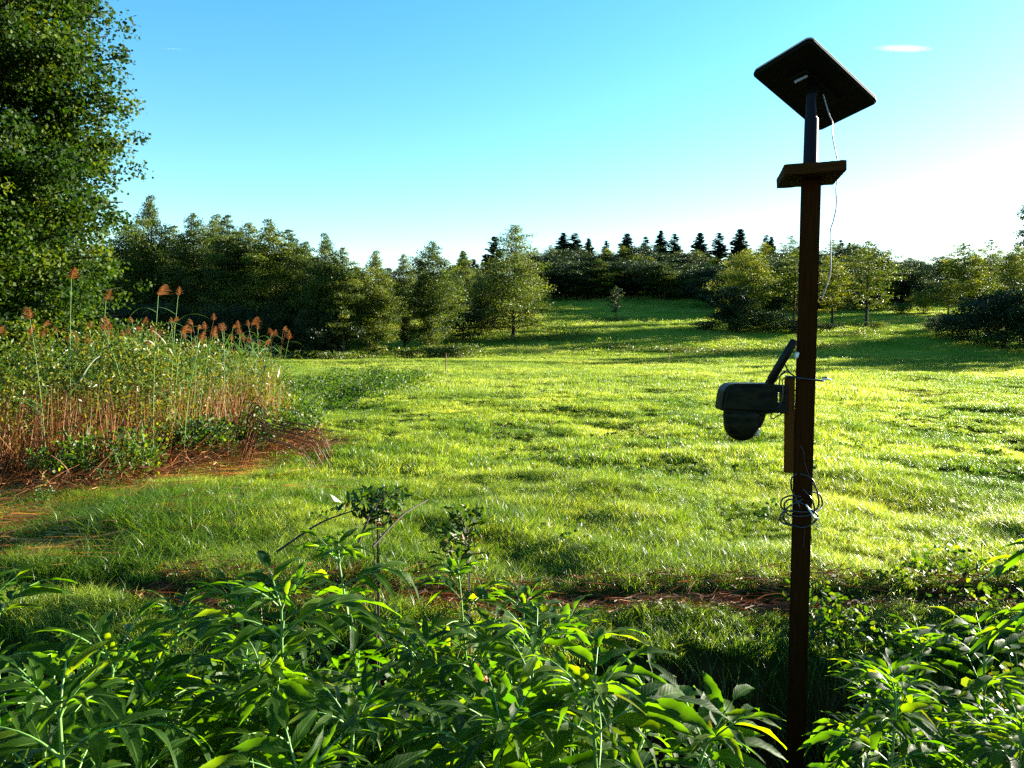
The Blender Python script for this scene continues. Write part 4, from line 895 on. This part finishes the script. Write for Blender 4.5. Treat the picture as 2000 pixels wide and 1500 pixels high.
# camera on the batten: hood, dome head, arm, antenna
cdep = Yp - .0
cam_o = thing("surveillance_camera", "camouflage surveillance camera with round head hung on the wooden batten", "camera", P(1470, 775, cdep))
def outline(pts, depth, bev, name, mat, smooth=False, off=0.0, seg=3):
    bm = bmesh.new(); vs__ = [bm.verts.new(P(a, b, cdep) - cam_o.location + Vector((0, -depth / 2 + off, 0))) for a, b in pts]
    f = bm.faces.new(vs__); ex = bmesh.ops.extrude_face_region(bm, geom=[f]); bmesh.ops.translate(bm, vec=(0, depth, 0), verts=[e for e in ex['geom'] if isinstance(e, bmesh.types.BMVert)])
    bmesh.ops.recalc_face_normals(bm, faces=bm.faces); ed = [e for e in bm.edges if abs(e.verts[0].co.y - e.verts[1].co.y) < 1e-6]; bmesh.ops.bevel(bm, geom=ed, offset=bev, segments=seg, affect='EDGES')
    return link(name, bm_mesh(name, bm, mat, smooth), cam_o)
outline([(1402, 799), (1405, 775), (1408, 762), (1413, 754), (1421, 749), (1432, 747.5), (1500, 748), (1512, 750), (1512, 804), (1492, 806), (1488, 808), (1470, 806), (1413, 803), (1409, 801)], .13, .018, "hood", M_camo)
outline([(1505, 751), (1534, 752), (1534, 808), (1505, 806)][::1], .05, .004, "arm", M_dark, off=.025) if False else None
outline([(1508, 751), (1534, 752), (1534, 766), (1508, 765)], .06, .003, "bracket_arm", M_dark)
outline([(1508, 786), (1534, 786), (1534, 808), (1508, 805)], .06, .003, "bracket_arm", M_dark)
outline([(1526.5, 766.5), (1534, 766.5), (1534, 785.5), (1526.5, 785.5)], .06, .001, "bracket_plate", M_dark)
# head: lathe
prof = [(.0, 803), (34, 803), (36, 808), (36, 812), (35, 818), (34.5, 824)] + [(34.5 * math.cos(a), 826 + 35 * math.sin(a)) for a in np.linspace(0, math.pi / 2, 10)]
vv = []; ns_ = 28; hc = P(1449, 803, cdep) - cam_o.location
for r0, py in prof:
    zc = (P(1449, py, cdep) - cam_o.location).z
    for k in range(ns_): a = 2 * math.pi * k / ns_; vv.append((hc.x + px2m(r0) * math.cos(a), hc.y + px2m(r0) * math.sin(a), zc))
qq = [(i * ns_ + j, i * ns_ + (j + 1) % ns_, (i + 1) * ns_ + (j + 1) % ns_, (i + 1) * ns_ + j) for i in range(len(prof) - 1) for j in range(ns_)]
link("head", mesh_np("head", vv, np.array(qq), M_camo, True), cam_o)
outline([(1470, 806), (1491, 806), (1488, 818), (1484, 826), (1480, 834), (1472, 834)], .09, .008, "head_cowl", M_camo)
lc = P(1478, 842, cdep) - cam_o.location; g = Geo(); g.tube([lc + Vector((-.02, 0, .0)), lc + Vector((.008, 0, -.006))], [.022, .019], 16); link("lens", g.mesh("lens", M_silver), cam_o)
g = Geo(); a0 = P(1500, 752, cdep) - cam_o.location; a1 = P(1552, 664, cdep - .07) - cam_o.location
mm_ = a0 + (a1 - a0) * .12; g.tube([a0, mm_, mm_ + (a1 - mm_) * .02, a1 - (a1 - mm_) * .03, a1], [px2m(7.5), px2m(7.5), px2m(8.5), px2m(7.5), px2m(4)], 14); link("antenna", g.mesh("antenna", M_dark), cam_o)
# cables
def cable(pts, rad, mat, name, label, cat="cable", n=8, root=None):
    p = bezier(pts, n); o = p[0]; g = Geo(); g.tube(p - o, rad, 7); return tag(link(name, g.mesh(name, mat), None, Vector(o)), label, cat)
Pc = lambda a, b, dy=0.0: P(a, b, Yp + dy)
cable([Pc(1608, 185, .03), Pc(1620, 225, .0), Pc(1626, 240), Pc(1626, 265), Pc(1634, 305, -.0), Pc(1637, 318, .19)], .0028, M_greycable, "dish_cable", "thin grey cable dropping from the dish panel to the shelf")
cable([Pc(1638, 320, .185), Pc(1637, 342, .12), Pc(1633, 370, .06), Pc(1634, 400), Pc(1628, 430), Pc(1622, 450), Pc(1622, 480), Pc(1622, 530), Pc(1612, 565), Pc(1604, 585)], .0028, M_greycable, "hanging_cable", "thin grey cable hanging in a curve beside the upper post")
fy = -half - .006
wire = thing("cable_coil", "tangled black cable coil looped round the post below the batten", "cable", Pc(1570, 990, fy))
def wpart(pts, rad=.004, n=7, mat=None):
    p = bezier(pts, n); g = Geo(); g.tube(p - np.array(wire.location), rad, 7); link("cable_loop", g.mesh("cable_loop", mat or M_cable), wire)
wpart([Pc(1556, 925, fy), Pc(1546, 935, fy), Pc(1546, 955, fy), Pc(1554, 972, fy), Pc(1562, 990, fy - .01)])
wpart([Pc(1562, 925, fy), Pc(1585, 935, fy), Pc(1596, 960, fy), Pc(1599, 985, fy), Pc(1590, 1000, fy)])
wpart([Pc(1580, 960, fy), Pc(1600, 965, fy + .02), Pc(1606, 985, fy + .05), Pc(1598, 997, fy + .02), Pc(1575, 1000, fy - .01), Pc(1540, 998, fy), Pc(1526, 990, fy), Pc(1528, 975, fy), Pc(1545, 968, fy), Pc(1565, 970, fy - .01)])
wpart([Pc(1568, 975, fy - .01), Pc(1540, 990, fy), Pc(1533, 1000, fy), Pc(1530, 1012, fy), Pc(1542, 1024, fy), Pc(1570, 1030, fy - .01), Pc(1592, 1018, fy), Pc(1596, 1005, fy), Pc(1575, 990, fy - .012)])
wpart([Pc(1566, 1000, fy - .01), Pc(1535, 998, fy), Pc(1523, 1010, fy), Pc(1530, 1022, fy), Pc(1556, 1028, fy - .01)])
wpart([Pc(1570, 985, fy - .01), Pc(1545, 975, fy), Pc(1532, 985, fy), Pc(1540, 1005, fy), Pc(1570, 1008, fy - .012), Pc(1590, 1000, fy - .01), Pc(1585, 975, fy - .01), Pc(1568, 955, fy)])
wpart([Pc(1574, 985, fy - .01), Pc(1584, 1000, fy - .014), Pc(1590, 1010, fy - .014), Pc(1599, 1013, fy - .01)], .004, mat=M_silver)
wpart([Pc(1572, 1025, fy), Pc(1571, 1045, fy), Pc(1569, 1070, fy)], .0025)
cable([Pc(1563, 870, fy), Pc(1570, 885, fy), Pc(1572, 905, fy), Pc(1582, 935, fy), Pc(1590, 950, fy)], .0022, M_cable, "loose_wire", "thin shiny wire running down the front of the post to the coil")
cable([Pc(1562, 742, fy), Pc(1552, 735, fy + .02), Pc(1540, 725, .0), Pc(1535, 715, .0), Pc(1533, 712, .0)], .0032, M_cable, "camera_lead", "upper black lead between antenna and post")
cable([Pc(1556, 738, -.04), Pc(1538, 727, 0), Pc(1525, 733, 0), Pc(1512, 748, 0), Pc(1508, 754, 0)], .003, M_cable, "camera_lead", "black lead arching down into the top of the camera housing")
cable([Pc(1540, 722, -.0), Pc(1526, 730, -.02), Pc(1523, 742, -.02), Pc(1522, 754, -.02)], .0028, M_cable, "camera_lead", "short black lead hanging straight into the camera arm")
cable([Pc(1545, 735, -.03), Pc(1532, 738, -.03), Pc(1528, 745, -.03), Pc(1529, 768, -.035), Pc(1524, 790, -.035), Pc(1507, 808, -.03), Pc(1508, 818, -.02), Pc(1520, 812, -.01), Pc(1530, 806, 0)], .0026, M_cable, "camera_lead", "long black lead looping under the camera arm beside the batten")

# ---------------------------------------------------------------- contrails far away in the sky
def contrail(name, a, b, wpx, D, label):
    m, nt, out = bpy.data.materials.get("contrail_vapour"), None, None
    if m is None:
        m, nt, out = mat_new("contrail_vapour"); N = nt.nodes.new; L = nt.links.new
        vp = N("ShaderNodeVolumePrincipled"); vp.inputs['Color'].default_value = (1, 1, 1, 1); vp.inputs['Anisotropy'].default_value = .3
        tc = N("ShaderNodeTexCoord"); ln = N("ShaderNodeVectorMath"); ln.operation = 'LENGTH'; L(tc.outputs['Object'], ln.inputs[0])
        mr = N("ShaderNodeMapRange"); mr.interpolation_type = 'SMOOTHSTEP'; mr.inputs[1].default_value = 1.0; mr.inputs[2].default_value = .2; mr.inputs[3].default_value = 0; mr.inputs[4].default_value = .008; L(ln.outputs['Value'], mr.inputs[0]); L(mr.outputs[0], vp.inputs['Density'])
        L(vp.outputs[0], out.inputs['Volume'])
    p = P(*a, D); q_ = P(*b, D); c = (p + q_) / 2; bm = bmesh.new(); bmesh.ops.create_icosphere(bm, subdivisions=3, radius=1)
    o = link(name, bm_mesh(name, bm, m, True), None, c); o.scale = ((q_ - p).length / 2, wpx / F * D / 2, wpx / F * D / 2); o.rotation_mode = 'QUATERNION'; o.rotation_quaternion = Vector((1, 0, 0)).rotation_difference(q_ - p)
    return tag(o, label, "contrail", None, 'stuff')
contrail("contrail", (1695, 93), (1835, 96), 17, 3000, "short soft white vapour streak high right of the dish")
contrail("contrail", (315, 95), (370, 96), 4, 3000, "tiny thin white vapour streak high in the left sky")
